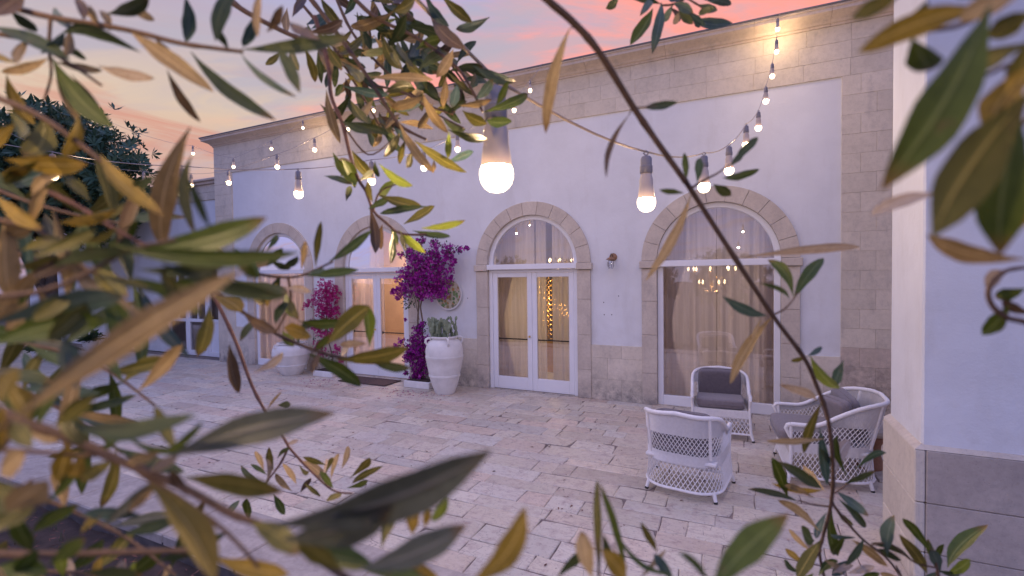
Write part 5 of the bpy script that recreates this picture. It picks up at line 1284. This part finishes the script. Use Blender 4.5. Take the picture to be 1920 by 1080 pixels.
# ---- 10: big blurred leaves, right edge
b = branch('olive branch with very large soft leaves filling the upper right corner', 1960, -40, .17); Z = .17
twig(b, [(1990,-60),(1900,-10),(1850,20),(1790,50),(1700,60)], 14, Z); twig(b, [(1990,120),(1900,120),(1850,140),(1800,150)], 10, Z); twig(b, [(1980,170),(1935,215),(1900,250)], 12, Z)
for x0,y0,x1,y1,w,c,bd,z in [(1850,15,1608,98,50,'a',-14,.16),(1700,-20,1596,36,34,'o',0,.17),(1855,10,1652,357,92,'g',16,.145),(1710,70,1745,132,52,'g',0,.16),(1930,80,1798,152,38,'o',-8,.16),(1935,170,1748,444,100,'o',-14,.135),
 (1915,215,1875,478,82,'g',-10,.14),(1765,362,1632,404,28,'p',-6,.22),(1925,485,1738,440,40,'t',16,.18),(1892,572,1842,628,30,'g',4,.24),(1925,540,1866,558,26,'g',0,.24),(1940,20,1850,70,46,'o',0,.15),(1930,-30,1800,40,46,'t',0,.15),
 (1880,-10,1760,-40,40,'g',0,.16),(1935,120,1850,250,60,'a',-10,.14),(1925,260,1850,420,44,'d',0,.15),(1740,0,1700,60,34,'d',0,.17),(1940,60,1900,180,50,'o',0,.14),(1935,330,1895,440,40,'a',0,.15)]:
    leaf(b, x0,y0,x1,y1,w,z,c,bd,.05)
b = branch('curled olive twig at the right edge above the blue wall', 1960, 600, .24)
twig(b, [(1960,615),(1920,603),(1888,595),(1862,575),(1853,548),(1866,522),(1892,506),(1940,500)], 12, .24); leaf(b, 1895,508,1850,545,26,.24,'p',-12); leaf(b, 1940,590,1880,560,20,.24,'r',6); leaf(b, 1930,600,1985,560,26,.24,'g',6)
# ---- 11: lower left thick branch
b = branch('thick dark olive branch sweeping from the lower left edge to the bottom centre', -60, 740, .20); Z = .20
twig(b, [(-60,745),(33,787),(133,823),(200,853),(283,887),(350,917),(433,963),(500,990),(640,1077),(700,1110)], 20, Z)
twig(b, [(240,868),(283,900),(350,943),(427,1000),(500,1080),(530,1115)], 10, Z); twig(b, [(-40,842),(0,843),(107,850),(180,855)], 11, Z); 
for x0,y0,x1,y1,w,c,bd,z in [(320,856,629,774,64,'n',10,.19),(223,800,392,822,14,'g',-34,.20),(130,792,369,778,38,'d',-24,.19),(345,895,532,921,40,'o',4,.20),(278,905,402,1095,56,'a',14,.165),(133,825,108,905,32,'a',0,.20),(152,850,138,895,30,'a',0,.20),
 (400,1045,542,1077,34,'a',-4,.20),(505,985,922,844,88,'n',-26,.15),(530,1012,738,948,66,'n',-12,.16),(673,1068,875,984,58,'n',-12,.17),(875,1095,985,950,50,'a',-24,.17),(715,1028,752,932,27,'o',4,.26),(773,1002,776,930,25,'a',0,.26),(813,978,839,932,21,'y',0,.26),
 (797,988,803,951,15,'a',0,.26),(750,1052,822,1082,24,'a',0,.24),(678,1068,805,1085,22,'g',0,.24),(100,800,180,740,30,'o',0,.19),(170,840,120,770,36,'o',6,.2),(190,850,240,790,26,'g',0,.2),(230,870,300,850,22,'t',0,.2),(60,790,20,720,34,'a',0,.19),
 (70,800,100,720,26,'g',0,.2),(20,790,60,840,30,'o',0,.19),(-20,870,10,780,36,'t',0,.19),(40,790,110,830,26,'t',0,.2),(280,890,330,850,24,'p',0,.2),(220,860,150,900,28,'o',0,.2),(300,900,240,960,20,'t',0,.2),(350,930,320,880,20,'r',0,.2),
 (470,980,560,1040,40,'o',6,.19),(560,1030,700,1060,46,'g',0,.18),(640,1070,560,1010,34,'o',0,.18),(300,850,380,790,16,'g',-8,.2),(330,850,290,760,24,'o',0,.2)]:
    leaf(b, x0,y0,x1,y1,w,z,c,bd)
b = branch('blurred olive twigs with gold-lit and green leaves in the bottom left corner', -60, 1035, .22); Z = .22
twig(b, [(-60,1036),(67,1040),(200,1036),(317,1033),(400,1030)], 15, Z); twig(b, [(-60,980),(20,930),(60,900)], 10, Z)
for x0,y0,x1,y1,w,c,bd,z in [(60,1000,150,945,26,'g',6,.24),(60,1035,20,960,26,'g',0,.22),(10,960,90,900,60,'t',0,.16),(-20,1000,60,940,50,'o',0,.17),(120,1085,110,1030,20,'y',0,.3),(175,1090,190,1045,15,'a',0,.3),(215,1090,230,1050,16,'p',0,.3),(240,1090,255,1052,16,'y',0,.3),
 (135,1090,125,1045,14,'p',0,.3),(300,1090,320,1060,12,'t',0,.3),(0,1060,90,1075,40,'g',0,.2),(-10,900,30,960,46,'o',0,.17),(150,1000,190,960,18,'a',0,.24),(90,1060,160,1010,30,'g',0,.2),(30,1080,70,1030,30,'g',0,.2),(10,760,-20,850,36,'a',0,.18),(0,890,50,850,44,'t',0,.17)]:
    leaf(b, x0,y0,x1,y1,w,z,c,bd)
# ---- 12: bottom centre and right
b = branch('upright olive tips rising from the bottom edge right of centre', 1140, 1110, .28); Z = .28
twig(b, [(1125,1110),(1122,1060),(1120,1010)], 6, Z); twig(b, [(1170,1110),(1160,1060),(1150,1020)], 5, Z)
for x0,y0,x1,y1,w,c,bd,z in [(1124,1085,1120,898,17,'o',0,.28),(1175,1088,1124,905,15,'g',-6,.28),(1155,990,1262,1078,10,'g',-22,.30),(1043,1085,1109,1028,18,'d',4,.28),(1110,1085,1090,995,36,'t',0,.24),(1170,1090,1128,1030,34,'a',-6,.24),(1232,1035,1202,978,14,'o',0,.34),
 (1263,1090,1226,1038,20,'b',0,.30),(1150,1080,1130,1000,18,'d',0,.28),(1200,1085,1250,1030,10,'t',0,.3)]:
    leaf(b, x0,y0,x1,y1,w,z,c,bd)
b = branch('one big pointed green olive leaf at the bottom edge in front of the paving', 1330, 1120, .18)
twig(b, [(1325,1130),(1335,1105),(1340,1092)], 10, .18)
leaf(b, 1330,1112,1479,963,60,.18,'g',8,.05,.2); leaf(b, 1330,1095,1272,1035,14,.22,'g',-6)

# ---- 13: crowded inner foliage at the left edge
rr = random.Random(17)
b = branch('crowded dull green olive foliage filling the left edge behind the nearer leaves', -60, 450, .34)
for pts in ([(-60,440),(20,470),(110,500),(220,520),(330,560)], [(-60,600),(30,640),(120,660),(210,700),(290,760)], [(-60,330),(30,370),(130,400),(230,420)], [(-40,700),(60,740),(150,790),(230,850)]):
    twig(b, pts, 8, .34)
    for i in range(15):
        k = rr.uniform(0, len(pts)-1.01); j = int(k); f = k-j; x = pts[j][0]+(pts[j+1][0]-pts[j][0])*f; y = pts[j][1]+(pts[j+1][1]-pts[j][1])*f
        a = rr.uniform(-1.3, 1.5) if rr.random() < .75 else rr.uniform(1.5, 4.5); l = rr.uniform(80, 175)
        leaf(b, x, y, x+cos(a)*l, y+sin(a)*l, rr.uniform(18, 28), rr.uniform(.28, .42), rr.choice('ggdondbotgn'))
rr = random.Random(23)
b = branch('dull leaves massed low in the left corner over the soil bed', -60, 960, .30)
for pts in ([(-60,900),(40,920),(140,960),(240,1010),(330,1080)], [(-60,1060),(60,1070),(160,1075),(260,1090)]):
    twig(b, pts, 8, .30)
    for i in range(10):
        k = rr.uniform(0, len(pts)-1.01); j = int(k); f = k-j; x = pts[j][0]+(pts[j+1][0]-pts[j][0])*f; y = pts[j][1]+(pts[j+1][1]-pts[j][1])*f
        a = rr.uniform(-1.9, .9); l = rr.uniform(70, 150)
        leaf(b, x, y, x+cos(a)*l, y+sin(a)*l, rr.uniform(18, 28), rr.uniform(.24, .36), rr.choice('ggdoanbotgn'))
